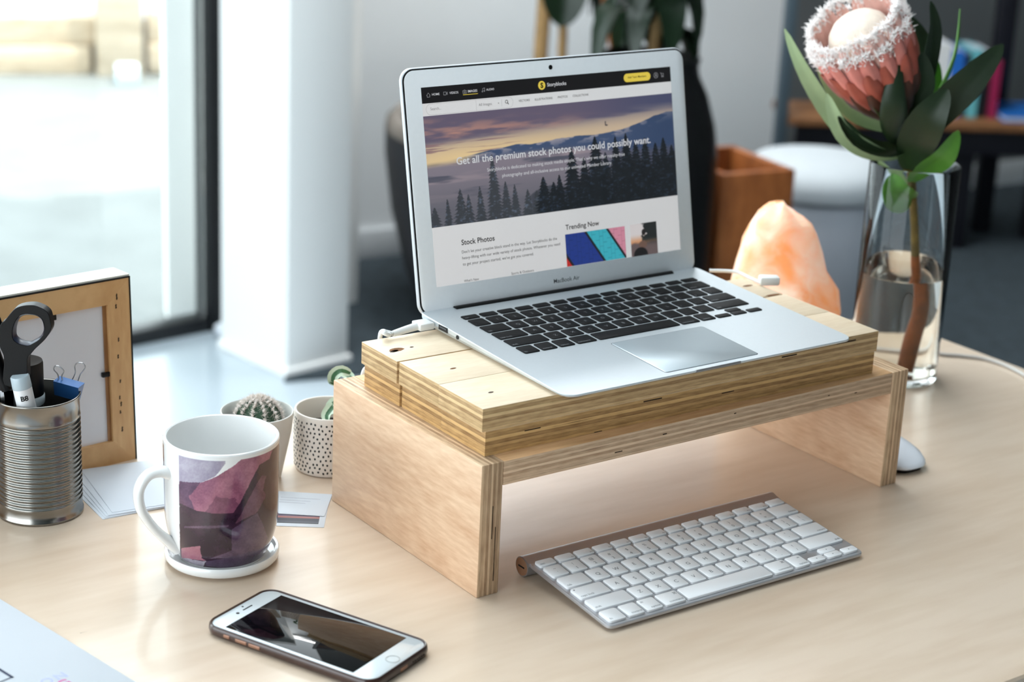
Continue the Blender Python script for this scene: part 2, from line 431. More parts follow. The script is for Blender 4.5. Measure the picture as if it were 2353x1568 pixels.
nt.links.new(fr.outputs[0], ms.inputs[0]); nt.links.new(tr.outputs[0], ms.inputs[1]); nt.links.new(gl.outputs[0], ms.inputs[2])
nt.links.new(ms.outputs[0], nt.nodes['Material Output'].inputs[0])
for x0, x1 in ((-1.592, -0.058), (-3.172, -1.648), (-4.772, -3.228)):
    box('pane', (x0, -0.004, 0.034), (x1, 0.004, 2.70), gm, d1)
# daylight portals in the glazing and the open bay behind the camera (they guide sampling, they emit nothing)
def portal(w, h, loc, direction):
    ld = bpy.data.lights.new('portal', 'AREA'); ld.shape = 'RECTANGLE'; ld.size = w; ld.size_y = h; ld.cycles.is_portal = True
    o = bpy.data.objects.new('portal', ld); C.objects.link(o); o.location = loc
    o.rotation_euler = Vector(direction).to_track_quat('-Z', 'Y').to_euler()
ud = Vector((math.cos(THD), math.sin(THD), 0)); nd = Vector((math.sin(THD), -math.cos(THD), 0))
portal(4.8, 2.7, Vector(W0) - ud * 2.4 + Vector((0, 0, 1.36)) - nd * 0.06, nd)
portal(SKX1 - SKX0, SKY1 - SKY0, ((SKX0 + SKX1) / 2, (SKY0 + SKY1) / 2, 3.0), (0, 0, -1))
portal(4.7, 2.8, (-3.6, -2.5, 1.42), (0, 1, 0))
portal(0.57, 1.15, (-0.135, 4.175, 3.0), (0, 0, -1))

# crumpled white paper left at the foot of the frame
bm = bmesh.new(); bmesh.ops.create_icosphere(bm, subdivisions=3, radius=0.026)
for v in bm.verts: v.co *= 1 + 0.45 * noise.noise(v.co * 60) ; v.co.z *= 0.8
me = bpy.data.meshes.new('crumpled_paper'); bm.to_mesh(me); bm.free(); me.materials.append(M_paper)
tag(link(bpy.data.objects.new('crumpled_paper', me), None, (-0.672, 4.20, 0.022)), 'crumpled white paper ball on the floor at the foot of the black door frame', 'paper')

# outside: added white post for the reflection band in the glass, retaining wall of timber sleepers, kerb ground behind
tag(box('reflection_post', (-0.06, -0.06, -0.055), (0.06, 0.06, 2.9), M_white, loc=(-0.815, 4.52, 0), rot=(0, 0, R(14)), bev=0.003),
    'added white post standing for a reflection band in the glass door beside its black frame', 'post')
sw = thing('sleeper_wall', 'low weathered timber sleeper wall across the yard outside', 'wall', (-1.62, 7.72, -0.055), (0, 0, R(14)))
for x0, x1, z0, z1, yy in ((-1.6, -0.17, 0.0, 0.115, 0.0), (-1.6, -0.15, 0.118, 0.235, 0.02), (0.06, 0.36, 0.01, 0.13, -0.02), (0.06, 0.34, 0.133, 0.26, 0.0), (0.38, 1.5, 0.0, 0.12, 0.03), (0.36, 1.5, 0.123, 0.25, 0.05)):
    box('sleeper', (x0, yy, z0), (x1, yy + 0.2, z1), M_sleeper, sw, bev=0.006)
box('sleeper_post', (-0.15, -0.05, 0), (0.04, 0.12, 0.9), M_sleeper, sw, bev=0.008)
tag(box('marker_block', (-0.04, -0.05, 0), (0.05, 0.05, 0.075), mat('pale_blue_plastic', (196, 214, 224), 0.6), loc=(-1.61, 7.53, -0.055), rot=(0, 0, R(14)), bev=0.01),
    'small pale blue block at the foot of the timber post outside', 'block')
struct(poly('ground_upper', [(-12, 7.9 - 2.6), (8, 7.9 + 2.4), (8, 30), (-12, 30)], -0.055, 0.15, M_road))

# ============================================================ DESK
SO = Vector((-0.0191, 1.3838, TZ)); TH = 0.6363
desk = thing('desk', 'birch plywood desk with rounded corners carrying the laptop stand', 'desk', (SO.x, SO.y, 0), (0, 0, TH))
P = rrect(1.892, 0.769, 0.16, 16, -1.015, -0.324)
Q = inset(P, 0.002)
mk('desk_top', *loft([[(x, y, z) for x, y in pp] for pp, z in ((Q, TZ - 0.026), (P, TZ - 0.024), (P, TZ - 0.002), (Q, TZ))]), M_desk, desk, angle=30)
for x, y in ((-0.9, -0.2), (0.74, -0.2), (-0.9, 0.33), (0.74, 0.33)):
    lathe('leg', [(0, 0), (0.014, 0), (0.022, TZ - 0.026), (0, TZ - 0.026)], M_desk, desk, 16, (x, y, 0))
tube('scratch', [(-0.3207, 1.2928, 0.7397), (-0.3150, 1.2959, 0.7399)], [0.0004, 0.0001], M_dark, None, 5, smooth=0)
s = bpy.data.objects['scratch']; s.parent = desk; s.matrix_parent_inverse = Matrix.LocRotScale(Vector((SO.x, SO.y, 0)), Euler((0, 0, TH)), None).inverted()

# ============================================================ PLYWOOD STAND
FACE = ((234, 202, 170), (202, 160, 126))
M_plyx = ply('plywood_side', 'X', 0.02128, FACE, (226, 194, 158), (150, 112, 80), 9, (26, 3.5, 20))
M_plyz = ply('plywood_board', 'Z', 0.02107, ((222, 178, 132), (192, 142, 96)), (228, 198, 166), (168, 132, 102), 9, (3, 30, 30))
stand = thing('monitor_stand', 'plywood monitor stand with two upright side panels and a shelf board', 'stand', tuple(SO), (0, 0, TH))
L_, D_, H_, TL, TB = 0.48888, 0.23169, 0.11606, 0.02128, 0.02107
box('side_panel', (0, 0, 0), (TL, D_, H_), M_plyx, stand, bev=0.0008)
box('side_panel', (0, 0, 0), (TL, D_, H_), M_plyx, stand, bev=0.0008, loc=(L_ - TL, 0, 0))
box('shelf_board', (0, 0, 0), (L_ - 2 * TL - 0.0006, D_, TB), M_plyz, stand, bev=0.0006, loc=(TL + 0.0003, 0, H_ - TB))

# ============================================================ PLANK RISER on the stand
M_rt = ply('plywood_plank', 'Z', 0.02, ((228, 209, 183), (214, 190, 160)), (222, 190, 142), (140, 102, 62), 7, (4, 26, 26))
M_rb = ply('plywood_plank_lower', 'Z', 0.0216, ((232, 206, 170), (214, 182, 138)), (216, 174, 116), (124, 84, 44), 7, (4, 26, 26))
def SL(x, y, z=0):
    return (SO.x + x * math.cos(TH) - y * math.sin(TH), SO.y + x * math.sin(TH) + y * math.cos(TH), SO.z + z)
RT = TH - 0.0175
riser = thing('plank_riser', 'two layers of plywood planks lying on the stand under the laptop', 'planks', SL(0.0954, 0.1544 - 0.139, H_), (0, 0, RT))
riser.location = SL(0.00954, 0.01544, H_)
for y0, y1, dx in ((0, 0.0655, 0.0), (0.0659, 0.1285, 0.0004), (0.1305, 0.190, -0.0006)):
    box('plank', (0, 0, 0), (0.435, y1 - y0, 0.0216), M_rb, riser, bev=0.0005, loc=(0.0035 + dx, y0, 0))
    box('plank', (0, 0, 0), (0.441, y1 - y0, 0.020), M_rt, riser, bev=0.0005, loc=(dx, y0, 0.0216))
M_knot = mat('knot_wood', (120, 76, 38), 0.8, var=0.4, vscale=200)
M_knotd = mat('knot_dark', (58, 34, 20), 0.8, var=0.4, vscale=200)
RI = Matrix.LocRotScale(riser.location, Euler((0, 0, RT)), None).inverted()
def knot(wp, a, b, m, rotz=0.0):
    p = RI @ Vector(wp)
    n = 14
    V = [(a * math.cos(2 * math.pi * i / n) * (1 + 0.15 * math.sin(3 * i)), b * math.sin(2 * math.pi * i / n), 0.00015) for i in range(n)]
    V += [(x * 1.02, y * 1.02, -0.0004) for x, y, z in V]
    mk('knot', V, loft([V[:n], V[n:]])[1], m, riser, (p.x, p.y, 0.0416), (0, 0, rotz), smooth=False)
zt = 0.11606 + 0.0416
knot((-0.0995, 1.5387, 0.8977), 0.0072, 0.0042, M_knot, 0.1)
knot((-0.1011, 1.5345, 0.8978), 0.0045, 0.0022, M_knotd, 0.2)
knot((-0.0869, 1.5477, 0.8977), 0.0018, 0.0012, M_knotd)
knot((-0.0486, 1.4966, 0.8977), 0.0030, 0.0014, M_knot, 0.1)
knot((-0.0153, 1.4419, 0.8977), 0.0026, 0.0014, M_knotd, 0.1)
knot((0.2517, 1.7574, 0.8977), 0.0085, 0.0020, M_knot, 0.0)
knot((0.2304, 1.7850, 0.8977), 0.0060, 0.0024, M_knot, 0.0)
# ragged dark voids in the cut edges of the planks
M_void = mat('edge_void', (52, 34, 22), 0.9, var=0.4, vscale=300)
for x, z, a, h in ((0.118, 0.0005, 0.004, 0.0006), (0.175, 0.0188, 0.010, 0.0010), (0.128, 0.0395, 0.002, 0.0022), (0.33, 0.034, 0.009, 0.0012), (0.40, 0.0365, 0.012, 0.0012), (0.26, 0.0115, 0.007, 0.0008), (0.05, 0.0150, 0.008, 0.0008)):
    box('edge_void', (x - a, -0.0002, z), (x + a, 0.0006, z + h), M_void, riser)
for x, z, a in ((0.14, 0.1005, 0.004), (0.19, 0.107, 0.0022), (0.27, 0.1112, 0.0012), (0.42, 0.104, 0.0016), (0.385, 0.1075, 0.001)):
    box('edge_void', (x - a, -0.0002, z), (x + a, 0.0006, z + 0.0008), M_void, stand)
for x, z0, z1 in ((0.0125, 0.05, 0.075), (0.0158, 0.012, 0.06), (0.0125, 0.075, 0.079)):
    box('edge_void', (x - 0.0004, -0.0002, z0), (x + 0.0003, 0.0006, z1), M_void, stand)

# ============================================================ LAPTOP
LT = TH - 0.0104
laptop = thing('laptop', 'open silver laptop showing a stock photo web page on the plank riser', 'laptop', SL(0.07841, -0.00361, zt), (0, 0, LT))
LW, LD = 0.325, 0.227
def ztop(y): return 0.0042 + y / LD * 0.0092
def base_ring(d, f):
    return [(x, y, f(y)) for x, y in inset(rrect(LW, LD, 0.012, 8), d)]
V, F = loft([base_ring(0.016, lambda y: 0.0006), base_ring(0.004, lambda y: 0.0010 + y / LD * 0.0022), base_ring(0.0003, lambda y: ztop(y) - 0.0018 - y / LD * 0.003), base_ring(0.0, lambda y: ztop(y) - 0.0006), base_ring(0.0006, lambda y: ztop(y))])
base = mk('base', V, F, M_alu, laptop, angle=25)
for x in (0.03, LW - 0.03):
    for y in (0.045, 0.20):
        lathe('foot', [(0, -0.0), (0.006, -0.0), (0.006, 0.0012), (0, 0.0012)], M_black, laptop, 12, (x, y, 0.0))
SLOPE = math.atan2(0.0092, LD)
deck = bpy.data.objects.new
# key well plate and keys
KP = 0.0190; KX = 0.0247; KY = 0.0945
def key_mesh(name, w, d, h, m, r=0.0016):
    P = rrect(w, d, r, 2); Q = inset(P, 0.0004)
    V, F = loft([[(x, y, 0) for x, y in P], [(x, y, h - 0.0003) for x, y in P], [(x, y, h) for x, y in Q]], cap0=False)
    me = bpy.data.meshes.new(name); me.from_pydata(V, [], F); me.materials.append(m); shade(me, True, 50)
    return me
LROWS = [
    [('fn', 1), ('control', 1), ('option', 1), ('command', 1.25), ('', 5), ('command', 1.25), ('option', 1)],
    [('shift', 2.25)] + [(c, 1) for c in 'ZXCVBNM,./'] + [('shift', 2.25)],
    [('caps lock', 1.75)] + [(c, 1) for c in 'ASDFGHJKL;\''] + [('return', 1.75)],
    [('tab', 1.5)] + [(c, 1) for c in 'QWERTYUIOP[]\\'],
    [('`', 1)] + [(c, 1) for c in '1234567890-='] + [('delete', 1.5)],
]
kmesh = {}
def lkey(u, v, w, d, s):
    k = (round(w, 3), round(d, 3))
    if k not in kmesh: kmesh[k] = key_mesh('key', w * KP - 0.0030, d, 0.0011, M_key_b)
    o = bpy.data.objects.new('key', kmesh[k])
    y = KY + v
    link(o, laptop, (KX + u * KP + 0.0015, y, ztop(y) - 0.0002), (SLOPE, 0, 0))
    if s and len(s) == 1 and s.isalnum():
        text('legend', s, M_leg_b, o, (w * KP - 0.003) / 2, d * 0.36, 0.00112, size=0.0052, align='center')
    elif s:
        text('legend', s, M_leg_b, o, 0.0014, 0.0018, 0.00112, size=0.0034)
    return o
for r, row in enumerate(LROWS):
    u = 0
    for s, w in row:
        lkey(u, r * 0.0186, w, 0.0158, s); u += w
    if r == 0:
        lkey(11.5, 0, 1, 0.0074, ''); lkey(12.5, 0, 1, 0.0074, ''); lkey(13.5, 0, 1, 0.0074, ''); lkey(12.5, 0.0082, 1, 0.0076, '')
for i in range(14):
    lkey(i * 14.5 / 14, 5 * 0.0186, 14.5 / 14, 0.0086, 'esc' if i == 0 else '')
# trackpad, hinge, notch, ports
tp = slab('trackpad', 0.105, 0.0765, 0.0006, 0.003, mat('trackpad_glass', (186, 195, 200), 0.42, 0.55, var=0.01), laptop, 0.0002, (0.110, 0.0075, ztop(0.0075) - 0.0002), (SLOPE, 0, 0))
slab('trackpad_gap', 0.1062, 0.0777, 0.0003, 0.0032, mat('trackpad_seam', (112, 118, 122), 0.5), laptop, 0.0001, (0.1094, 0.0069, ztop(0.0069) - 0.00012), (SLOPE, 0, 0))
box('thumb_notch', (0.137, -0.0004, 0.0022), (0.188, 0.0012, 0.0048), mat('notch_alu', (150, 150, 152), 0.4, 0.6), laptop, bev=0.0006)
tube('hinge', [(0.035, 0.2178, 0.0117), (0.290, 0.2178, 0.0117)], 0.0034, M_black, laptop, 16, smooth=0)
box('usb_port', (-0.0004, 0.176, 0.0068), (0.003, 0.190, 0.0112), M_dark, laptop)
box('usb_tongue', (-0.0006, 0.178, 0.0090), (0.003, 0.188, 0.0100), mat('port_white', (90, 92, 96), 0.5), laptop)
lathe('audio_jack', [(0, 0), (0.0019, 0), (0.0019, 0.003), (0, 0.003)], M_dark, laptop, 16, (-0.0005, 0.160, 0.0078), (0, R(90), 0))
# ---- lid
OP = 1.3691
lid = slab('lid', LW, 0.2225, 0.0046, 0.0125, M_alu_lid, laptop, 0.0012, (0, 0.2213, 0.0120), (OP, 0, 0), 8, 0, -0.0042, -0.0054)
slab('gasket', LW - 0.0022, 0.2203, 0.0010, 0.0115, M_black, lid, 0.0002, seg=8, x0=0.0011, y0=-0.0031, z0=-0.0010)
slab('bezel', LW - 0.0050, 0.2175, 0.0010, 0.0102, mat('bezel_silver', (238, 239, 241), 0.6, 0.0, var=0.01, vscale=200), lid, 0.0003, seg=8, x0=0.0025, y0=-0.0017, z0=-0.0006)
lathe('webcam', [(0, 0), (0.0022, 0), (0.0022, 0.0003), (0, 0.0003)], M_black, lid, 20, (LW / 2, 0.2090, 0.0003))
text('lid_lettering', 'MacBook Air', mat('lid_print', (70, 72, 76), 0.6), lid, LW / 2 + 0.002, 0.0080, 0.00055, width=0.030, align='center', bold=0.003)
# ---- screen
SX, SY, SW, SH = 0.01925, 0.0213, 0.2865, 0.179
def em(name, rgb, k=1.0):
    key = 'glow_' + name
    return mat(key, (4, 4, 4), 0.5, spec=0.15, emit=rgb, es=SCR_K * k)
SCR_K = 0.62
E_white = em('page_white', (250, 250, 250)); E_black = em('bar_black', (34, 34, 36)); E_txt = em('ink', (18, 18, 20)); E_grey = em('ink_grey', (130, 130, 132))
E_lt = em('light_text', (235, 238, 242)); E_yel = em('yellow', (252, 226, 92)); E_line = em('rule', (190, 190, 192)); E_hair = em('icon_line', (178, 180, 184))
Z0 = 0.00045
def rect(name, p0, p1, z, m, r=0.0):
    x0, y0 = min(p0[0], p1[0]), min(p0[1], p1[1]); w, h = abs(p1[0] - p0[0]), abs(p1[1] - p0[1])
    if r: P = rrect(w, h, min(r, h / 2), 6, x0, y0)
    else: P = [(x0, y0), (x0 + w, y0), (x0 + w, y0 + h), (x0, y0 + h)]
    return mk(name, [(SX + x, SY + y, z) for x, y in P], [tuple(range(len(P)))], m, lid, smooth=False)
scr = slab('screen', SW, SH, 0.0006, 0.0001, E_white, lid, 0.0001, seg=1, x0=SX, y0=SY, z0=-0.0002)
yh0 = (-0.0004, 0.1647)[1]; yh1 = (0.0002, 0.1535)[1]; yh2 = (-0.0001, 0.0538)[1]
rect('menu_bar', (0, yh0), (SW, SH), Z0, E_black)
# hero landscape: flat print made from computed colour fields
def srgb_arr(a):
    a = np.clip(a / 255.0, 0, 1); return np.where(a <= 0.04045, a / 12.92, ((a + 0.055) / 1.055) ** 2.4)
rng = np.random.default_rng(4)
def vnoise(x, y, seed=0):
    """smooth value noise on arrays"""
    g = np.random.default_rng(seed).random((64, 64))
    xi = np.floor(x).astype(int); yi = np.floor(y).astype(int); fx = x - xi; fy = y - yi
    fx = fx * fx * (3 - 2 * fx); fy = fy * fy * (3 - 2 * fy)
    a = g[yi % 64, xi % 64]; b = g[yi % 64, (xi + 1) % 64]; c = g[(yi + 1) % 64, xi % 64]; d = g[(yi + 1) % 64, (xi + 1) % 64]
    return (a * (1 - fx) + b * fx) * (1 - fy) + (c * (1 - fx) + d * fx) * fy
def fbm(x, y, seed=0, o=5):
    s = 0; k = 0.5; t = 0
    for i in range(o):
        s = s + k * vnoise(x * 2 ** i + 17 * i, y * 2 ** i + 9 * i, seed + i); t += k; k *= 0.5
    return s / t
def sm(a, b, x):
    t = np.clip((x - a) / (b - a), 0, 1); return t * t * (3 - 2 * t)
def mix(a, b, f): return a * (1 - f[..., None]) + np.array(b, float) * f[..., None]
def grid_print(name, nx, ny, w, h, x0, y0, z, rgb, m, parent):
    xs = np.linspace(x0, x0 + w, nx); ys = np.linspace(y0 + h, y0, ny)
    X, Y = np.meshgrid(xs, ys); co = np.stack([X, Y, np.full_like(X, z)], -1).reshape(-1, 3)
    i = np.arange(nx * ny).reshape(ny, nx)
    q = np.stack([i[1:, :-1], i[1:, 1:], i[:-1, 1:], i[:-1, :-1]], -1).reshape(-1, 4)
    me = bpy.data.meshes.new(name); me.from_pydata(co.tolist(), [], q.tolist())
    at = me.color_attributes.new('print', 'FLOAT_COLOR', 'POINT')
    c = np.ones((nx * ny, 4), np.float32); c[:, :3] = srgb_arr(rgb.reshape(-1, 3)); at.data.foreach_set('color', c.ravel())
    me.materials.append(m)
    return link(bpy.data.objects.new(name, me), parent)
NX, NY = 520, 236
s_, t_ = np.meshgrid(np.linspace(0, 1, NX), np.linspace(0, 1, NY))
hz = 0.40 - 0.10 * s_                                         # far horizon
sky = np.zeros((NY, NX, 3)) + np.array([92, 94, 118.])
sky = mix(sky, (206, 184, 160), sm(0.05, 0.9, t_ / hz))
sky = mix(sky, (242, 212, 158), sm(0.55, 1.05, t_ / hz) * np.exp(-((s_ - 0.2) / 0.42) ** 2))
cl = fbm(s_ * 5 + t_ * 2, t_ * 16 - s_ * 1.5, 3)
edge = 0.27 - 0.16 * s_ + 0.12 * (cl - 0.5)
cm = sm(0.05, -0.05, t_ - edge)
ccol = mix(mix(np.zeros((NY, NX, 3)) + np.array([104, 94, 116.]), (188, 142, 130), sm(0.35, 0.75, fbm(s_ * 9, t_ * 20, 11)) * sm(0.0, 0.2, t_ + 0.05 - 0.2 * s_)), (66, 74, 108), sm(0.5, 1.0, s_) * 0.75)
sky = sky * (1 - cm[..., None]) + ccol * cm[..., None]
st = sm(0.58, 0.70, fbm(s_ * 4, t_ * 42, 21)) * sm(0.42, 0.2, s_) * sm(0.15, 0.25, t_)
sky = mix(sky, (142, 112, 118), st * 0.8)
# far range of mountains, higher to the right
rid = hz - 0.015 - 0.05 * (fbm(s_ * 9, s_ * 0 + 3, 31) - 0.35) * sm(0.2, 0.4, s_) - 0.10 * np.exp(-((s_ - 0.97) / 0.12) ** 2) + 0.03 * sm(0.25, 0.1, s_)
fog = mix(np.zeros((NY, NX, 3)) + np.array([138, 130, 142.]), (104, 104, 114), sm(0.45, 0.95, t_))
fog = mix(fog, (172, 156, 162), sm(0.5, 0.75, fbm(s_ * 3.2, t_ * 15, 41)) * sm(0.9, 0.4, t_) * 0.8)
fog = mix(fog, (72, 76, 92), sm(0.55, 0.72, fbm(s_ * 4 + 5, t_ * 14 + 3, 47)) * sm(0.95, 0.5, t_) * 0.8)
fog = mix(fog, (52, 62, 86), sm(0.55, 0.95, s_) * 0.75)
mtn = mix(np.zeros((NY, NX, 3)) + np.array([66, 84, 118.]), (176, 168, 176), sm(0.5, 0.66, fbm(s_ * 30, t_ * 34, 51)) * sm(0.10, 0.0, t_ - rid) * 0.75)
mtn = mix(mtn, (38, 58, 92), sm(0.7, 1.0, s_) * 0.5)
img = sky.copy()
mm = sm(-0.004, 0.006, t_ - rid) * sm(0.12, 0.30, s_ + 0.05)
img = img * (1 - mm[..., None]) + mtn * mm[..., None]
low = hz + 0.035 + 0.16 * sm(0.4, 1, s_) + 0.03 * (fbm(s_ * 8, s_ * 0, 61) - 0.5)
fm_ = sm(-0.02, 0.05, t_ - low); img = img * (1 - fm_[..., None]) + fog * fm_[..., None]
# wooded slope on the right
slope = 0.78 - 0.95 * np.clip(s_ - 0.78, 0, 1) - 0.10 * (fbm(s_ * 14, s_ * 0 + 2, 71) - 0.5)
img = mix(img, (22, 30, 44), sm(0.0, 0.02, t_ - slope) * sm(0.7, 0.8, s_))
hill = 0.74 + 1.6 * (s_ - 0.47) ** 2 * 6
img = mix(img, (58, 62, 72), sm(0.0, 0.02, t_ - hill) * sm(0.36, 0.4, s_) * sm(0.62, 0.56, s_) * 0.8)
# fir trees
def fir(s0, t0, wd, seed, dark):
    rs = np.random.default_rng(seed)
    d = t_ - t0
    prog = np.clip(d / (1.02 - t0), 0, 1)
    saw = 0.55 + 0.45 * np.abs(((d * (26 + rs.random() * 10) + 0.3 * np.sign(s_ - s0)) % 1.0))
    hw = wd * (prog ** 0.8) * saw * (0.8 + 0.5 * fbm(s_ * 60, t_ * 60, seed)) + 0.0012
    return sm(1.1, 0.85, np.abs(s_ - s0) / hw) * (d > 0), dark
trees = [(0.015, 0.82, 0.03), (0.065, 0.76, 0.018), (0.115, 0.68, 0.036), (0.145, 0.74, 0.025), (0.19, 0.68, 0.024), (0.245, 0.40, 0.038), (0.29, 0.66, 0.030), (0.325, 0.70, 0.025), (0.375, 0.76, 0.03), (0.41, 0.78, 0.03), (0.44, 0.66, 0.045), (0.48, 0.72, 0.04), (0.505, 0.66, 0.035),
         (0.56, 0.42, 0.06), (0.61, 0.52, 0.05), (0.66, 0.34, 0.075), (0.70, 0.50, 0.05), (0.745, 0.36, 0.055), (0.79, 0.34, 0.06), (0.83, 0.42, 0.06), (0.87, 0.40, 0.06), (0.915, 0.46, 0.06), (0.95, 0.42, 0.06), (0.985, 0.50, 0.06)]
for i, (a, b_, c_) in enumerate(trees):
    f, _ = fir(a, b_, c_, 100 + i, 0)
    dk = np.array([58, 62, 68.]) if a < 0.42 else np.array([14, 19, 25.])
    col = dk + np.array([34, 42, 54.]) * sm(0.55, 0.8, fbm(s_ * 90, t_ * 70, 200 + i))[..., None]
    img = img * (1 - f[..., None] * 0.94) + col * f[..., None] * 0.94
# bird
bx, by = 0.713, 0.245
bd = sm(1.2, 0.6, np.hypot((s_ - bx) / 0.006, (t_ - by) / 0.007)) * 0.9 + sm(1.2, 0.6, np.abs((s_ - bx + 0.004) / 0.002)) * (np.abs(t_ - by + 0.02) < 0.018)
img = mix(img, (40, 40, 52), np.clip(bd, 0, 1))
grid_print('hero_landscape', NX, NY, SW, yh1 - yh2, SX, SY + yh2, Z0, img, vmat('glow_hero', 0.5, emit=SCR_K * 1.12), lid)

def stext(s, p0, p1, m, bold=0.0, z=0.0009, drop=0.5):
    """one line of screen text from its left to its right end (screen metres); y is the middle of the x-height"""
    w = p1[0] - p0[0]
    o = text('screen_text', s, m, lid, SX + p0[0], 0, z, width=w, bold=bold)
    ys = [v.co.y for v in o.data.vertices]; 
    xh = max(ys) if ys else 0
    o.location.y = SY + (p0[1] + p1[1]) / 2 - xh * 0.42
    return o
stext('HOME', (0.0108, 0.1718), (0.0188, 0.1723), E_lt, 0.006)
stext('VIDEOS', (0.0294, 0.1720), (0.0390, 0.1721), E_lt, 0.006)
stext('IMAGES', (0.0494, 0.1720), (0.0595, 0.1722), E_lt, 0.012)
stext('AUDIO', (0.0694, 0.1721), (0.0780, 0.1722), E_lt, 0.006)
def seg(name, pts, w, m, z=0.0009):
    """thin line icon as flat strips"""
    V = []; F = []
    for a, b in zip(pts[:-1], pts[1:]):
        a = Vector(a); b = Vector(b); d = (b - a)
        if d.length < 1e-9: continue
        d.normalize(); n = Vector((-d.y, d.x)) * w / 2; k = len(V); e = d * w * 0.3
        V += [(SX + p.x, SY + p.y, z) for p in (a - n - e, b - n + e, b + n + e, a + n - e)]; F.append((k, k + 1, k + 2, k + 3))
    return mk(name, V, F, m, lid, smooth=False)
def circ(c, r, n=18, a0=0, a1=360): return [(c[0] + r * math.cos(R(a0 + (a1 - a0) * i / n)), c[1] + r * math.sin(R(a0 + (a1 - a0) * i / n))) for i in range(n + 1)]
ih = (0.0070, 0.1720); k = 0.0019
seg('home_icon', [(ih[0] - k, ih[1] - k * .2), (ih[0], ih[1] + k), (ih[0] + k, ih[1] - k * .2), (ih[0] + .7 * k, ih[1] - k * .2), (ih[0] + .7 * k, ih[1] - k), (ih[0] - .7 * k, ih[1] - k), (ih[0] - .7 * k, ih[1] - k * .2), (ih[0] - k, ih[1] - k * .2)], 0.0003, E_hair)
iv = (0.0251, 0.1721)
seg('video_icon', [(iv[0] - k, iv[1] - .7 * k), (iv[0] + .4 * k, iv[1] - .7 * k), (iv[0] + .4 * k, iv[1] + .7 * k), (iv[0] - k, iv[1] + .7 * k), (iv[0] - k, iv[1] - .7 * k)], 0.0003, E_hair)
seg('video_icon', [(iv[0] + .6 * k, iv[1]), (iv[0] + 1.1 * k, iv[1] + .6 * k), (iv[0] + 1.1 * k, iv[1] - .6 * k), (iv[0] + .6 * k, iv[1])], 0.0003, E_hair)
ic = (0.0458, 0.1720)
seg('camera_icon', [(ic[0] - k, ic[1] - .7 * k), (ic[0] + k, ic[1] - .7 * k), (ic[0] + k, ic[1] + .6 * k), (ic[0] + .4 * k, ic[1] + .6 * k), (ic[0] + .2 * k, ic[1] + .9 * k), (ic[0] - .2 * k, ic[1] + .9 * k), (ic[0] - .4 * k, ic[1] + .6 * k), (ic[0] - k, ic[1] + .6 * k), (ic[0] - k, ic[1] - .7 * k)], 0.0003, E_hair)
seg('camera_icon', circ(ic, 0.0007), 0.0003, E_hair)
ia = (0.0661, 0.1722)
seg('audio_icon', circ((ia[0] - .6 * k, ia[1] - .7 * k), .0005, 10) , 0.0003, E_hair)
seg('audio_icon', [(ia[0] - .35 * k, ia[1] - .7 * k), (ia[0] - .35 * k, ia[1] + .7 * k), (ia[0] + .8 * k, ia[1] + k), (ia[0] + .8 * k, ia[1] - .5 * k)], 0.0003, E_hair)
seg('audio_icon', circ((ia[0] + .55 * k, ia[1] - .5 * k), .0005, 10), 0.0003, E_hair)
u0_, u1_ = (0.0438, 0.1694), (0.0600, 0.1695)
rect('underline', (u0_[0], u0_[1] - 0.0002), (u1_[0], u0_[1] + 0.0003), 0.0009, E_yel)
lc = (0.1316, 0.1718)
mk('logo_disc', [(SX + x, SY + y, 0.0008) for x, y in circ(lc, 0.0041, 28)[:-1]], [tuple(range(28))], E_yel, lid, smooth=False)
text('logo_letter', 'S', E_txt, lid, SX + lc[0], SY + lc[1] - 0.0022, 0.001, size=0.0064, bold=0.05, align='center')
stext('Storyblocks', (0.1377, 0.1718), (0.1598, 0.1716), E_lt, 0.012)
b0, b1 = (0.2283, 0.1685), (0.2610, 0.1744)
bc = (0.2445, 0.1717)
rect('button', (b0[0], bc[1] - 0.0040), (b1[0], bc[1] + 0.0040), 0.0008, E_yel, 0.0040)
stext('Add Team Members', (0.2330, 0.1720), (0.2557, 0.1719), E_txt, 0.01, 0.001)
iu = (0.2677, 0.1718)
seg('user_icon', circ(iu, 0.0026), 0.0003, E_hair); seg('user_icon', circ((iu[0], iu[1] + .0006), .0009, 12), 0.0003, E_hair); seg('user_icon', circ((iu[0], iu[1] - .0022), .0017, 10, 20, 160), 0.0003, E_hair)
iq = (0.2755, 0.1718)
seg('cart_icon', [(iq[0] - .0022, iq[1] + .002), (iq[0] - .0014, iq[1] + .002), (iq[0] - .0006, iq[1] - .0008), (iq[0] + .0014, iq[1] - .0008), (iq[0] + .0018, iq[1] + .0012), (iq[0] - .001, iq[1] + .0012)], 0.0003, E_hair)
seg('cart_icon', circ((iq[0] - .0004, iq[1] - .0017), .0004, 8), 0.0003, E_hair); seg('cart_icon', circ((iq[0] + .0012, iq[1] - .0017), .0004, 8), 0.0003, E_hair)
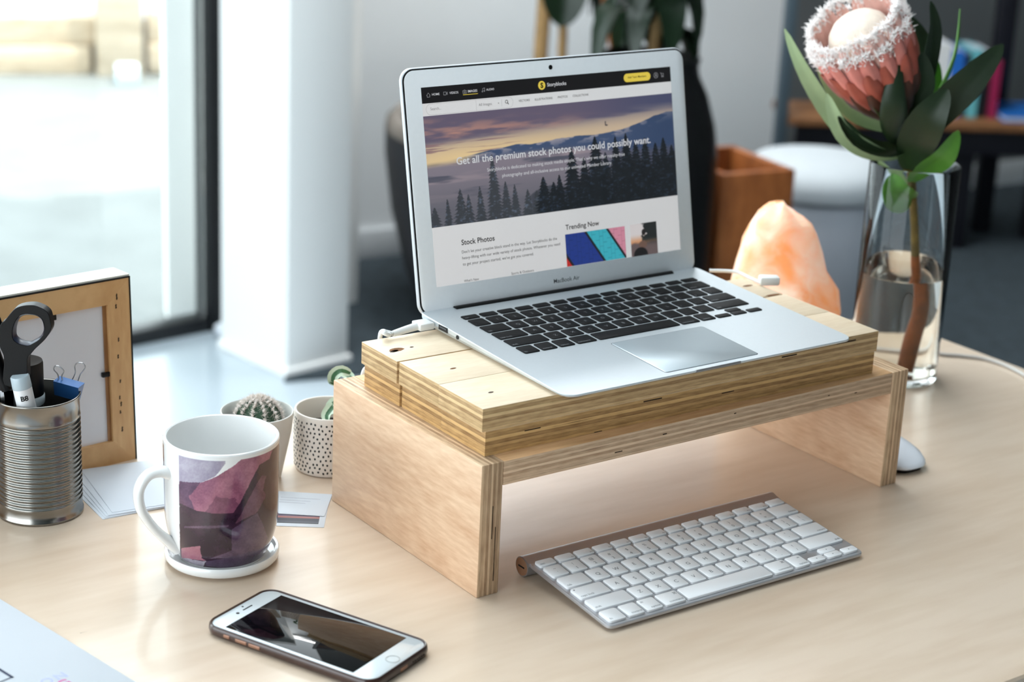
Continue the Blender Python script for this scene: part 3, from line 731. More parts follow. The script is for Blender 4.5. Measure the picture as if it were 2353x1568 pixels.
# search row
p0, p1 = (0.0035, 0.1594), (0.0979, 0.1589); ym = (yh0 + yh1) / 2
def outline(x0, y0, w, h, r, lw, m):
    P = rrect(w, h, r, 8, x0, y0); seg('search_box', P + [P[0]], lw, m)
outline(p0[0], ym - 0.0048, p1[0] - p0[0], 0.0096, 0.0048, 0.00022, E_line)
stext('Search...', (0.0080, 0.1594), (0.0194, 0.1594), E_grey)
stext('All Images', (0.0599, 0.1592), (0.0743, 0.1591), E_grey, 0.004)
for xx in (628, 820):
    pass
d0 = (0.0572, 0.1593); d1_ = (0.0853, 0.1593)
seg('divider', [(d0[0], ym - .0045), (d0[0], ym + .0045)], 0.00022, E_line); seg('divider', [(d1_[0], ym - .0032), (d1_[0], ym + .0032)], 0.00022, E_line)
ct = (0.0818, 0.1591)
mk('caret', [(SX + ct[0] - .0007, SY + ct[1] + .0004, .0009), (SX + ct[0] + .0007, SY + ct[1] + .0004, .0009), (SX + ct[0], SY + ct[1] - .0005, .0009)], [(0, 2, 1)], E_txt, lid, smooth=False)
mg = (0.0907, 0.1595)
seg('magnifier', circ((mg[0], mg[1] + .0003), .0014), 0.0005, E_txt); seg('magnifier', [(mg[0] + .001, mg[1] - .0007), (mg[0] + .0022, mg[1] - .0021)], 0.0006, E_txt)
stext('VECTORS', (0.1042, 0.1594), (0.1167, 0.1593), E_txt, 0.004); stext('ILLUSTRATIONS', (0.1226, 0.1594), (0.1428, 0.1591), E_txt, 0.004)
stext('PHOTOS', (0.1490, 0.1594), (0.1602, 0.1593), E_txt, 0.004); stext('COLLECTIONS', (0.1663, 0.1595), (0.1849, 0.1592), E_txt, 0.004)
hd = stext('Get all the premium stock photos you could possibly want.', (0.0314, 0.1112), (0.2563, 0.1097), E_lt, 0.012)
stext('Storyblocks is dedicated to making stock media simple. That\'s why we offer royalty-free', (0.0640, 0.1000), (0.2236, 0.0995), E_lt)
stext('photography and all-inclusive access to our unlimited Member Library.', (0.0800, 0.0932), (0.2075, 0.0927), E_lt)
stext('Stock Photos', (0.0300, 0.0371), (0.0665, 0.0367), E_txt, 0.014)
stext('Don\'t let your creative block stand in the way. Let Storyblocks do the', (0.0297, 0.0286), (0.1370, 0.0282), E_txt)
stext('heavy-lifting with our wide variety of stock photos. Whatever you need', (0.0297, 0.0230), (0.1400, 0.0228), E_txt)
stext('to get your project started, we\'ve got you covered.', (0.0297, 0.0175), (0.1090, 0.0170), E_txt)
stext('Sports & Outdoors', (0.0823, 0.0020), (0.1079, 0.0019), E_txt); stext('What\'s New', (0.0297, 0.0021), (0.0461, 0.0017), E_txt)
stext('Trending Now', (0.1477, 0.0376), (0.1876, 0.0369), E_txt, 0.014)
# two thumbnails
ta, tb_ = (0.1469, 0.0309), (0.2183, 0.0003)
n1, n2 = 150, 92
a_, b_ = np.meshgrid(np.linspace(0, 1, n1), np.linspace(0, 1, n2))
q_ = a_ - b_ * 0.30
im = np.zeros((n2, n1, 3)) + np.array([36, 62, 148.])
im = mix(im, (66, 190, 208), sm(0.335, 0.345, q_)); im = mix(im, (226, 150, 172), sm(0.70, 0.71, q_))
im = mix(im, (214, 52, 46), sm(-0.12, -0.13, q_ + 0.085))
row = np.floor(b_ * 3.2 + np.floor(a_ * 16) * 0.37); brick = np.minimum(np.abs((a_ * 16) % 1 - 0.5) * 2, np.abs(((b_ * 3.2 + np.floor(a_ * 16) * 0.37)) % 1 - 0.5) * 2)
im = im * (1 - 0.14 * (np.maximum(np.abs((a_ * 16) % 1 - 0.5) * 2, np.abs((b_ * 3.2 + np.floor(a_ * 16) * 0.37) % 1 - 0.5) * 2) > 0.92))[..., None]
for ln in (0.335, 0.70, -0.195): im = mix(im, (32, 30, 34), sm(0.024, 0.016, np.abs(q_ - ln)))
grid_print('wall_thumbnail', n1, n2, tb_[0] - ta[0], ta[1] - tb_[1], SX + ta[0], SY + max(0.0003, tb_[1]), Z0, im, vmat('glow_thumb', 0.5, emit=SCR_K), lid)
ta, tb_ = (0.2249, 0.0313), (0.2576, -0.0000)
n1 = n2 = 90
a_, b_ = np.meshgrid(np.linspace(0, 1, n1), np.linspace(0, 1, n2))
im = mix(np.zeros((n2, n1, 3)) + np.array([232, 226, 226.]), (226, 160, 112), sm(0.3, 0.62, b_)); im = mix(im, (112, 96, 96), sm(0.6, 0.7, b_ + 0.1 * fbm(a_ * 8, b_ * 8, 5)))
im = mix(im, (36, 40, 40), sm(0.55, 0.62, a_ * 0.8 + 0.35 * fbm(a_ * 9, b_ * 9, 8)) * sm(0.75, 0.45, b_))
im = mix(im, (40, 34, 34), sm(1.1, 0.8, np.hypot((a_ - 0.50) / 0.08, (b_ - 0.28) / 0.10)))
im = mix(im, (120, 92, 80), sm(1.1, 0.8, np.hypot((a_ - 0.45) / 0.16, (b_ - 0.66) / 0.12)))
im = mix(im, (26, 22, 24), sm(1.1, 0.9, np.hypot((a_ - 0.35) / 0.26, (b_ - 0.96) / 0.22)))
grid_print('hand_thumbnail', n1, n2, tb_[0] - ta[0], ta[1] - tb_[1], SX + ta[0], SY + tb_[1], Z0, im, vmat('glow_thumb2', 0.5, emit=SCR_K), lid)

# charging plug and cable on the left of the laptop
plug = thing('charging_cable', 'white magnetic charging plug and cable at the left edge of the laptop', 'cable', SL(0.0784, 0.206, zt))
LPi = Matrix.Translation(plug.location).inverted()
def rel(p): return tuple(LPi @ Vector(p))
pl0 = laptop.matrix_basis @ Vector((-0.0005, 0.2035, 0.0078)); dirx = Vector((math.cos(LT), math.sin(LT), 0))
diry = Vector((-math.sin(LT), math.cos(LT), 0))
pb = box('plug', (-0.015, -0.0075, -0.0032), (0.0, 0.0075, 0.0032), M_cable, plug, bev=0.0012, loc=rel(pl0), rot=(0, 0, LT))
q0 = pl0 - dirx * 0.011; q1 = pl0 - dirx * 0.024 - diry * 0.001 + Vector((0, 0, -0.001)); q2 = pl0 - dirx * 0.040 - diry * 0.002 + Vector((0, 0, -0.0028))
tube('strain_relief', [rel(q0), rel(q1), rel(q2)], [0.0038, 0.0034, 0.0028], M_cable, plug, 10)
q3 = q2 - dirx * 0.006 + Vector((0, 0, 0.0018)); q4 = q2 - dirx * 0.012 - diry * 0.004
tube('cable', [rel(q2), rel(q3 + diry * .003), rel(q4 + Vector((0, 0, 0.004))), rel(q3 - diry * .003 + Vector((0, 0, -0.001))), rel(q2 - dirx * .003 + diry * .006 + Vector((0, 0, 0.000))), rel(q3 + diry * .011 + Vector((0, 0, -0.004))), rel(q3 + diry * .013 + Vector((0, 0, -0.030))), rel(q3 + diry * .019 + Vector((0, 0, -0.0448))), rel(q3 + diry * .036 + Vector((0, 0, -0.0448))), rel(q3 + diry * .044 + Vector((0, 0, -0.075))), rel(q3 + diry * .045 + Vector((0, 0, -0.150)))], 0.0021, M_cable, plug, 8, smooth=6)

# ============================================================ WHITE KEYBOARD
KT = 0.6251
kbd = thing('wireless_keyboard', 'slim aluminium keyboard with white keys in front of the stand', 'keyboard', (0.0819, 1.3441, TZ), (0, 0, KT))
KU = 0.01905
M_kalu = mat('keyboard_aluminium', (188, 188, 192), 0.42, 0.8, var=0.01, bump=0.02, bscale=800)
# local origin: left edge of key field, row-0 centre line; slope 0.09
def kz(y): return 0.0055 + (y + 0.0115) * 0.09
KL, KR, KF, KB = -0.0026, 14.5 * KU + 0.0026, -0.0118, 0.1000
P = rrect(KR - KL, KB - KF, 0.006, 5, KL, KF)
def kring(d, off): return [(x, y, kz(y) - off) for x, y in inset(P, d)]
V, F = loft([kring(0.0008, 0.0032), kring(0.0, 0.0026), kring(0.0, 0.0005), kring(0.0005, 0.0)])
mk('body', V, F, M_kalu, kbd, angle=40)
ty, tr_ = 0.1075, 0.0088
tube('battery_tube', [(KL, ty, tr_), (KR, ty, tr_)], tr_, M_kalu, kbd, 28, smooth=0)
# sloping bridge that joins plate and tube
V = []; F = []
prof = [(0.097, kz(0.097)), (0.102, kz(0.102) + 0.0004), (0.1055, 2 * tr_ - 0.0002), (0.1075, 2 * tr_), (0.110, 0.012), (0.100, 0.0112), (0.097, kz(0.097) - 0.003)]
V, F = loft([[(x, y, z) for y, z in prof] for x in (KL, KR)])
mk('bridge', V, F, M_kalu, kbd, angle=40)
lathe('battery_cap', [(0, 0), (0.0078, 0), (0.0078, 0.0006), (0, 0.0006)], mat('cap_bronze', (186, 150, 124), 0.4, 0.6, var=0.02), kbd, 28, (KL - 0.0004, ty, tr_), (0, R(90), 0))
box('cap_slot', (KL - 0.0006, ty - 0.0042, tr_ - 0.0007), (KL + 0.001, ty + 0.0042, tr_ + 0.0007), M_dark, kbd, rot=(0, 0, 0))
SLK = math.atan(0.09)
KROWS = [
    [('fn', 1), ('control', 1), ('option', 1), ('command', 1.25), ('', 5), ('command', 1.25), ('option', 1)],
    [('shift', 2.25)] + [(c, 1) for c in 'ZXCVBNM'] + [('<,', 1), ('>.', 1), ('?/', 1)] + [('shift', 2.25)],
    [('caps lock', 1.75)] + [(c, 1) for c in 'ASDFGHJKL'] + [(':;', 1), ('"\'', 1)] + [('return', 1.75)],
    [('tab', 1.5)] + [(c, 1) for c in 'QWERTYUIOP'] + [('{[', 1), ('}]', 1), ('|\\', 1)],
    [('~`', 1)] + [(a, 1) for a in ('!1', '@2', '#3', '$4', '%5', '^6', '&7', '*8', '(9', ')0', '_-', '+=')] + [('delete', 1.5)],
]
wmesh = {}
def wkey(u, yc, w, d, s, right=False):
    k = (round(w, 3), round(d, 4))
    if k not in wmesh:
        me = key_mesh('key', w * KU - 0.0026, d, 0.0022, M_key_w, 0.0018); wmesh[k] = me
    o = bpy.data.objects.new('key', wmesh[k]); ww = w * KU - 0.0026
    y = yc - d / 2
    link(o, kbd, (u * KU + 0.0013, y, kz(y) + 0.0001), (SLK, 0, 0))
    z = 0.00225
    if s in ('delete', 'return') or (s == 'shift' and right): text('legend', s, M_leg_w, o, ww - 0.0016, 0.0022, z, size=0.0036, align='right')
    elif s and len(s) == 1: text('legend', s, M_leg_w, o, ww / 2, d * 0.36, z, size=0.0056, align='center')
    elif s and len(s) == 2 and s not in ('fn',):
        text('legend', s[1], M_leg_w, o, ww / 2, d * 0.18, z, size=0.0050, align='center'); text('legend', s[0], M_leg_w, o, ww / 2, d * 0.58, z, size=0.0046, align='center')
    elif s: text('legend', s, M_leg_w, o, 0.0018 if not (s in ('command', 'option', 'control')) else ww - 0.0014, 0.0020, z, size=0.0036, align='left' if not (s in ('command', 'option', 'control')) else 'right')
    if s == 'command': text('legend', '\u2318', M_leg_w, o, ww - 0.0030, d - 0.0055, z, size=0.0042, align='center')
    if s == 'option': text('legend', 'alt', M_leg_w, o, 0.0016 if not right else ww - 0.0052, d - 0.0048, z, size=0.0030)
    if s == 'caps lock': lathe('indicator', [(0, 0), (0.0006, 0), (0.0006, 0.0001), (0, 0.0001)], M_dark, o, 10, (0.0022, d - 0.003, 0.0022))
    return o
for r, row in enumerate(KROWS):
    u = 0
    for i, (s, w) in enumerate(row):
        wkey(u, r * KU, w, KU - 0.0026, s, i > 5); u += w
    if r == 0:
        for uu_, dy, ch in ((11.5, -0.0040, 180), (12.5, -0.0040, 270), (13.5, -0.0040, 0), (12.5, 0.0042, 90)):
            ak = wkey(uu_, dy, 1, 0.0076, ''); mk('legend', [(0.0082 + 0.0009 * math.cos(R(ch + t_a)), 0.0038 + 0.0009 * math.sin(R(ch + t_a)), 0.00225) for t_a in (0, 120, 240)], [(0, 1, 2)], M_leg_w, ak, smooth=False)
fnl = ['esc'] + ['F%d' % i for i in range(1, 13)] + ['']
for i in range(14):
    o = wkey(i * 14.5 / 14, 4.5 * KU + 0.0056, 14.5 / 14, 0.0094, 'esc' if i == 0 else '')
    if 0 < i < 13: text('legend', fnl[i], M_leg_w, o, 14.5 / 14 * KU - 0.0042, 0.0012, 0.00225, size=0.0024, align='right')
# symbols on the function row: brightness, grid, gauge, arrows (simple line marks)
# ============================================================ PHONE
PR = R(-31.0)
phone = thing('smartphone', 'white smartphone in a brown translucent case lying on the desk', 'phone', (-0.1385, 1.2945, TZ), (0, 0, PR))
PL, PW = 0.162, 0.0815
M_case = mat('brown_case', (58, 36, 30), 0.3, coat=0.4, var=0.1, vscale=30)
P = rrect(PL, PW, 0.0135, 8, -PL / 2, -PW / 2)
def pr(d, z): return [(x, y, z) for x, y in inset(P, d)]
V, F = loft([pr(0.003, 0), pr(0.0008, 0.0018), pr(0.0, 0.0045), pr(0.0004, 0.0078), pr(0.0016, 0.0092), pr(0.0026, 0.0088), pr(0.0026, 0.0060)], cap1=True)
mk('case', V, F, M_case, phone, angle=70)
slab('front_glass', PL - 0.0056, PW - 0.0056, 0.0026, 0.0105, mat('phone_white', (222, 228, 231), 0.12, coat=0.5), phone, 0.0005, seg=8, x0=-PL / 2 + 0.0028, y0=-PW / 2 + 0.0028, z0=0.0058)
slab('display', 0.1215, 0.0685, 0.0003, 0.0004, mat('phone_display', (4, 5, 7), 0.05, spec=0.4), phone, 0.0001, seg=2, x0=-0.0625, y0=-0.03425, z0=0.0083)
V, F = loft([[(0.0704 + r * math.cos(2 * math.pi * i / 32), r * math.sin(2 * math.pi * i / 32), z) for i in range(32)] for r, z in ((0.0056, 0.0084), (0.0056, 0.0087), (0.0050, 0.0087), (0.0050, 0.0084))], False, False)
mk('home_button_ring', V, F, mat('ring_grey', (150, 156, 158), 0.3, 0.5), phone)
slab('earpiece', 0.0014, 0.0115, 0.0002, 0.0007, M_dark, phone, 0.00005, seg=3, x0=-0.0708, y0=-0.0042, z0=0.0083)
for x, y, r in ((-0.0700, -0.0105, 0.0014), (-0.0742, 0.0005, 0.0009)):
    lathe('front_sensor', [(0, 0), (r, 0), (r, 0.0003), (0, 0.0003)], M_dark, phone, 14, (x, y, 0.0083))
M_btn = mat('button_bronze', (150, 112, 92), 0.35, 0.4)
for x0, x1 in ((-0.0590, -0.0530), (-0.0475, -0.0365), (-0.0345, -0.0235)):
    box('side_button', (x0, -PW / 2 - 0.0006, 0.0034), (x1, -PW / 2 + 0.001, 0.0062), M_btn, phone, bev=0.0007)
box('charging_port', (PL / 2 - 0.001, -0.0045, 0.0028), (PL / 2 + 0.0003, 0.0045, 0.0058), M_btn, phone, bev=0.0005)
for i in range(6):
    lathe('speaker_hole', [(0, 0), (0.0007, 0), (0.0007, 0.001), (0, 0.001)], M_dark, phone, 8, (PL / 2 - 0.0006, 0.012 + i * 0.0028, 0.0044), (0, R(90), 0))

# ============================================================ MUG AND SAUCER
MC = (-0.2350, 1.4380)
sau = thing('saucer', 'round white porcelain coaster dish under the patterned mug', 'saucer', (MC[0], MC[1], TZ))
lathe('dish', [(0, 0.0), (0.036, 0.0), (0.0375, 0.0015), (0.0460, 0.0030), (0.0478, 0.0055), (0.0478, 0.0100), (0.0468, 0.0112), (0.0450, 0.0108), (0.0435, 0.0075), (0.0400, 0.0062), (0, 0.0060)], M_porc, sau, 64)
mug = thing('mug', 'white porcelain mug with purple and pink watercolour print standing on the saucer', 'mug', (MC[0], MC[1], TZ + 0.0062))
def mug_r(h):
    t = h / 0.104
    return 0.0470 - 0.0110 * max(0, 1 - t / 0.42) ** 2.2 + 0.0007 * min(1, max(0, (t - 0.3) / 0.7))
na, nh = 600, 230
phis = np.linspace(0, 2 * np.pi, na, endpoint=False); hs = np.linspace(0.0, 1, nh)
A_, H_g = np.meshgrid(phis, hs)
Rg = np.array([mug_r(h * 0.104) for h in hs])[:, None] + 0 * A_
# the side facing the camera is at azimuth -90 deg minus the bearing of the mug
az0 = math.atan2(-MC[1], -MC[0])
ph_ = (A_ - az0 + np.pi) % (2 * np.pi) - np.pi
cx_ = 640 + 372 * (Rg / 0.047) * np.sin(ph_); cy_ = 512 + 752 * (1 - H_g) + 140 * np.cos(ph_)
wx = cx_ + 20 * (fbm(cx_ / 60, cy_ / 60, 81) - 0.5); wy = cy_ + 20 * (fbm(cx_ / 60 + 9, cy_ / 60 + 4, 83) - 0.5)
def inpoly(px, py, pts):
    ins = np.zeros(px.shape, bool); n = len(pts)
    for i in range(n):
        x1, y1 = pts[i - 1]; x2, y2 = pts[i]
        c = ((y1 > py) != (y2 > py)) & (px < (x2 - x1) * (py - y1) / (y2 - y1 + 1e-9) + x1); ins ^= c
    return ins
wash = fbm(cx_ / 70, cy_ / 70, 91, 6); fine = fbm(cx_ / 9, cy_ / 9, 95)
col = np.zeros((nh, na, 3)) + np.array([238, 238, 238.])
DKM = np.array([0.88, 0.86, 0.88])
def paint(pts, c0, c1, amt=1.0, warp=0.4):
    global col
    X = cx_ + (wx - cx_) * warp; Y = cy_ + (wy - cy_) * warp
    f = inpoly(X, Y, pts).astype(float) * amt
    cc = mix(np.zeros((nh, na, 3)) + np.array(c0, float) * DKM, np.array(c1) * DKM, np.clip((wash * 0.7 + fine * 0.3 - 0.3) / 0.4, 0, 1))
    col = col * (1 - f[..., None]) + cc * f[..., None]
paint([(370, 600), (660, 600), (665, 690), (600, 770), (500, 812), (370, 808)], (206, 202, 214), (172, 164, 184))
paint([(370, 800), (500, 812), (600, 775), (700, 715), (800, 640), (1100, 480), (1100, 1300), (370, 1000)], (200, 132, 152), (150, 88, 112))
paint([(370, 800), (500, 812), (440, 880), (470, 990), (370, 960)], (128, 92, 116), (96, 64, 90), 1, 1.6)
paint([(600, 900), (720, 900), (760, 960), (700, 1040), (520, 1010)], (140, 82, 108), (110, 60, 86), 0.7, 2.5)
paint([(370, 935), (480, 985), (600, 1005), (715, 1000), (760, 930), (880, 700), (945, 665), (980, 560), (1100, 520), (1100, 1420), (370, 1420)], (74, 46, 66), (52, 32, 50))
paint([(720, 1075), (880, 800), (900, 762), (925, 770), (905, 860), (925, 900), (880, 980), (860, 1010)], (138, 96, 116), (104, 66, 86), 0.95, 1.2)
paint([(690, 1115), (870, 1005), (960, 1230), (920, 1290), (560, 1310), (700, 1250)], (122, 98, 122), (88, 66, 90), 0.95, 0.5)
paint([(395, 1110), (700, 1100), (700, 1250), (530, 1300), (490, 1215), (400, 1260)], (68, 44, 64), (44, 28, 46), 1, 0.6)
paint([(380, 1235), (500, 1215), (515, 1305), (540, 1325), (380, 1310)], (206, 150, 158), (180, 118, 134), 1, 0.6)
paint([(540, 1330), (960, 1240), (960, 1330), (700, 1400), (540, 1375)], (112, 92, 118), (82, 64, 90), 0.8, 1.2)
paint([(380, 1310), (545, 1328), (500, 1420), (380, 1420)], (226, 222, 226), (176, 170, 180), 1, 1.5)
paint([(400, 1085), (680, 1080), (680, 1090), (560, 1100), (400, 1096)], (150, 126, 146), (110, 84, 106), 0.7, 0.3)
back = np.abs(ph_) > 1.45
hand = cx_ < 370
# the strip beside the handle and the rim stay white; the far side carries the same violet print
col[(hand & (np.cos(ph_) > 0))] = (238, 238, 238)
col[(cx_ < 372) & (np.sin(ph_) < 0) & (np.cos(ph_) <= 0.22)] = (92, 66, 92)
col[(H_g > 0.972)] = (240, 240, 240)
col[(H_g < 0.02)] = (236, 236, 236)
co = np.stack([Rg * np.cos(A_), Rg * np.sin(A_), H_g * 0.104], -1).reshape(-1, 3)
ii = np.arange(na * nh).reshape(nh, na); jj = np.roll(ii, -1, 1)
fq = np.stack([ii[:-1], jj[:-1], jj[1:], ii[1:]], -1).reshape(-1, 4).tolist()
me = bpy.data.meshes.new('printed_body'); me.from_pydata(co.tolist(), [], fq)
at = me.color_attributes.new('print', 'FLOAT_COLOR', 'POINT'); ca = np.ones((na * nh, 4), np.float32); ca[:, :3] = srgb_arr(col.reshape(-1, 3)); at.data.foreach_set('color', ca.ravel())
me.materials.append(vmat('mug_glaze', 0.14, 0.6)); shade(me, True, 60)
link(bpy.data.objects.new('printed_body', me), mug)
rt = mug_r(0.104)
lathe('inner_wall', [(0, 0.0), (mug_r(0.0), 0.0)], M_porc, mug, 64)
lathe('inner_wall', [(rt, 0.104), (rt - 0.0006, 0.1052), (rt - 0.0018, 0.1057), (rt - 0.0030, 0.1050), (rt - 0.0034, 0.103), (rt - 0.0040, 0.05), (mug_r(0.02) - 0.004, 0.02), (mug_r(0.006) - 0.006, 0.007), (0, 0.0055)], M_porc, mug, 72)
hd_a = az0 - 1.18                                                     # handle side
er = Vector((math.cos(hd_a), math.sin(hd_a), 0))
def hp(r, z): return tuple(er * r + Vector((0, 0, z)))
tube('handle', [hp(0.0440, 0.078), hp(0.0530, 0.0815), hp(0.0640, 0.0800), hp(0.0715, 0.0690), hp(0.0710, 0.0540), hp(0.0645, 0.0400), hp(0.0555, 0.0275), hp(0.0465, 0.0180), hp(0.0395, 0.0105)],
     [0.0078, 0.0066, 0.0062, 0.0060, 0.0058, 0.0056, 0.0056, 0.0066, 0.0080], M_porc, mug, 16, flat=0.72, smooth=6)

# ============================================================ TIN CAN WITH TOOLS
CC = (-0.408, 1.519)
can = thing('tin_can', 'ribbed steel tin can used as a pen holder in front of the picture frame', 'tin can', (CC[0], CC[1], TZ))
cr, ch_ = 0.0368, 0.110
prof = [(0, 0.001), (cr - 0.002, 0.001), (cr - 0.001, 0.0), (cr + 0.0004, 0.0008), (cr + 0.0004, 0.0026), (cr - 0.0006, 0.0036), (cr - 0.0006, 0.012)]
nr = 17
for i in range(nr * 6 + 1):
    z = 0.014 + i / (nr * 6) * 0.076
    prof.append((cr - 0.0008 + 0.0008 * math.cos(2 * math.pi * i / 6), z))
prof += [(cr - 0.0005, 0.0925), (cr - 0.0005, 0.1075), (cr + 0.0006, 0.1085), (cr + 0.0006, 0.1098), (cr - 0.0002, 0.1102), (cr - 0.0010, 0.1096)]
lathe('shell', prof, M_steel, can, 72, angle=75)
lathe('inner_wall', [(cr - 0.0010, 0.1096), (cr - 0.0012, 0.1075), (cr - 0.0022, 0.09), (cr - 0.0022, 0.003), (0, 0.003)], mat('can_inside', (120, 116, 110), 0.35, 0.9, var=0.08), can, 56)
# scissors standing handles-up
sc_ = thing('scissors', 'scissors with black and navy ring handles standing in the tin can', 'scissors', (CC[0] - 0.012, CC[1] - 0.014, TZ + 0.004))
SCI = Matrix.Translation(sc_.location).inverted()
def rs(p): return SCI @ Vector(p)
ctr = rs((-0.4087, 1.5000, 0.9157)); 
M_navy = mat('navy_plastic', (24, 34, 62), 0.35, var=0.05)
def ringpts(c, a, b, tilt, n=20):
    P = []
    for i in range(n):
        t = 2 * math.pi * i / n; x = a * math.cos(t); z = b * math.sin(t) * (1.0 + 0.12 * math.cos(t))
        P.append((c.x + x * math.cos(tilt) - z * math.sin(tilt), c.y, c.z + x * math.sin(tilt) + z * math.cos(tilt)))
    return P
out_px = [(-0.3867, 1.5000, 0.9195), (-0.3875, 1.5000, 0.9252), (-0.3888, 1.5000, 0.9304), (-0.3920, 1.5000, 0.9336), (-0.3943, 1.5000, 0.9349), (-0.3999, 1.5000, 0.9369), (-0.4054, 1.5000, 0.9369), (-0.4116, 1.5000, 0.9357), (-0.4168, 1.5000, 0.9332), (-0.4214, 1.5000, 0.9281), (-0.4261, 1.5000, 0.9219), (-0.4299, 1.5000, 0.9177), (-0.4314, 1.5000, 0.9010), (-0.4282, 1.5000, 0.8915), (-0.4281, 1.5000, 0.8825), (-0.4284, 1.5000, 0.8648), (-0.4106, 1.5000, 0.8657), (-0.4079, 1.5000, 0.8890), (-0.4045, 1.5000, 0.8942), (-0.4009, 1.5000, 0.8986), (-0.3968, 1.5000, 0.9027), (-0.3925, 1.5000, 0.9072), (-0.3890, 1.5000, 0.9124), (-0.3872, 1.5000, 0.9160)]
in_px = [(-0.3925, 1.5000, 0.9184), (-0.3931, 1.5000, 0.9222), (-0.3946, 1.5000, 0.9256), (-0.3973, 1.5000, 0.9276), (-0.4002, 1.5000, 0.9287), (-0.4064, 1.5000, 0.9291), (-0.4104, 1.5000, 0.9283), (-0.4134, 1.5000, 0.9266), (-0.4161, 1.5000, 0.9234), (-0.4180, 1.5000, 0.9194), (-0.4194, 1.5000, 0.9148), (-0.4199, 1.5000, 0.9097), (-0.4194, 1.5000, 0.9067), (-0.4179, 1.5000, 0.9046), (-0.4151, 1.5000, 0.9026), (-0.4116, 1.5000, 0.9016), (-0.4067, 1.5000, 0.9011), (-0.4026, 1.5000, 0.9032), (-0.3980, 1.5000, 0.9063), (-0.3954, 1.5000, 0.9090), (-0.3937, 1.5000, 0.9117), (-0.3926, 1.5000, 0.9149)]
def plate_with_hole(name, outer, inner, y0, y1, m, parent):
    bm = bmesh.new(); loops = []
    for P_ in (outer, inner):
        vs = [bm.verts.new((p.x, y0, p.z)) for p in P_]; loops.append([bm.edges.new((vs[i - 1], vs[i])) for i in range(len(vs))])
    bmesh.ops.triangle_fill(bm, use_beauty=True, use_dissolve=False, edges=loops[0] + loops[1])
    g = bmesh.ops.extrude_face_region(bm, geom=bm.faces[:])
    for v in g['geom']:
        if isinstance(v, bmesh.types.BMVert): v.co.y = y1
    bmesh.ops.recalc_face_normals(bm, faces=bm.faces[:])
    me = bpy.data.meshes.new(name); bm.to_mesh(me); bm.free(); me.materials.append(m); shade(me, True, 40)
    o = link(bpy.data.objects.new(name, me), parent); md = o.modifiers.new('soft_edge', 'BEVEL'); md.width = 0.0012; md.segments = 3; md.limit_method = 'ANGLE'
    return o
def crom(P_, k=3):
    n_ = len(P_); out_ = []
    for i in range(n_):
        p0, p1, p2, p3 = P_[i - 1], P_[i], P_[(i + 1) % n_], P_[(i + 2) % n_]
        for s_i in range(k):
            t = s_i / k; out_.append(0.5 * ((2 * p1) + (p2 - p0) * t + (2 * p0 - 5 * p1 + 4 * p2 - p3) * t * t + (3 * p1 - p0 - 3 * p2 + p3) * t ** 3))
    return out_
O_ = crom([rs(p) for p in out_px]); I_ = crom([rs(p) for p in in_px])
plate_with_hole('handle_ring', O_, I_, ctr.y - 0.0055, ctr.y + 0.0055, M_black, sc_)
ic_ = sum(I_, Vector()) / len(I_)
J_ = [ic_ + (p - ic_) * 0.985 for p in I_]; K_ = [ic_ + (p - ic_) * 0.90 for p in I_]
V, F = loft([[(p.x, ctr.y + y, p.z) for p in Q_] for Q_, y in ((J_, -0.0057), (K_, -0.0030), (K_, 0.0030), (J_, 0.0057))], False, False)
mk('ring_lining', V, [f[::-1] for f in F], M_navy, sc_, angle=60)
c2 = ctr + Vector((-0.044, 0.003, -0.003))
tube('handle_ring', ringpts(c2, 0.0180, 0.0180, -0.3), 0.0042, M_black, sc_, 12, closed=True, smooth=3)
tube('handle_shank', [c2 + Vector((0.012, 0, -0.012)), c2 + Vector((0.016, 0, -0.03)), c2 + Vector((0.024, 0, -0.055))], [0.006, 0.0075, 0.006], M_black, sc_, 12, flat=0.8)
bz = ctr.z - 0.058
for dx, lean in ((-0.016, 0.006), (-0.019, -0.002)):
    V = [(ctr.x + dx - 0.006, ctr.y - 0.001, bz), (ctr.x + dx + 0.006, ctr.y - 0.001, bz), (ctr.x + dx + lean, ctr.y - 0.001, 0.002)]
    V += [(x, y + 0.0016, z) for x, y, z in V]
    mk('blade', V, [(0, 2, 1), (3, 4, 5), (0, 1, 4, 3), (1, 2, 5, 4), (2, 0, 3, 5)], M_wire, sc_, smooth=False)
# bottle with black screw cap
bt = thing('capped_bottle', 'clear bottle with a wide black cap standing in the tin can', 'bottle', (CC[0] - 0.013, CC[1] + 0.008, TZ + 0.0035))
lathe('bottle_body', [(0, 0), (0.0155, 0), (0.0165, 0.002), (0.0165, 0.098), (0.0155, 0.101), (0, 0.101)], mat('frosted_plastic', (60, 58, 62), 0.3, var=0.1), bt, 32)
lathe('clear_collar', [(0.0172, 0.094), (0.0178, 0.095), (0.0178, 0.1015), (0.0170, 0.1025), (0.0, 0.1025)], mat('clear_collar', (205, 212, 216), 0.2), bt, 32)
lathe('cap', [(0, 0.1025), (0.0172, 0.1025), (0.0172, 0.130), (0.0166, 0.1325), (0, 0.1328)], M_black, bt, 40)
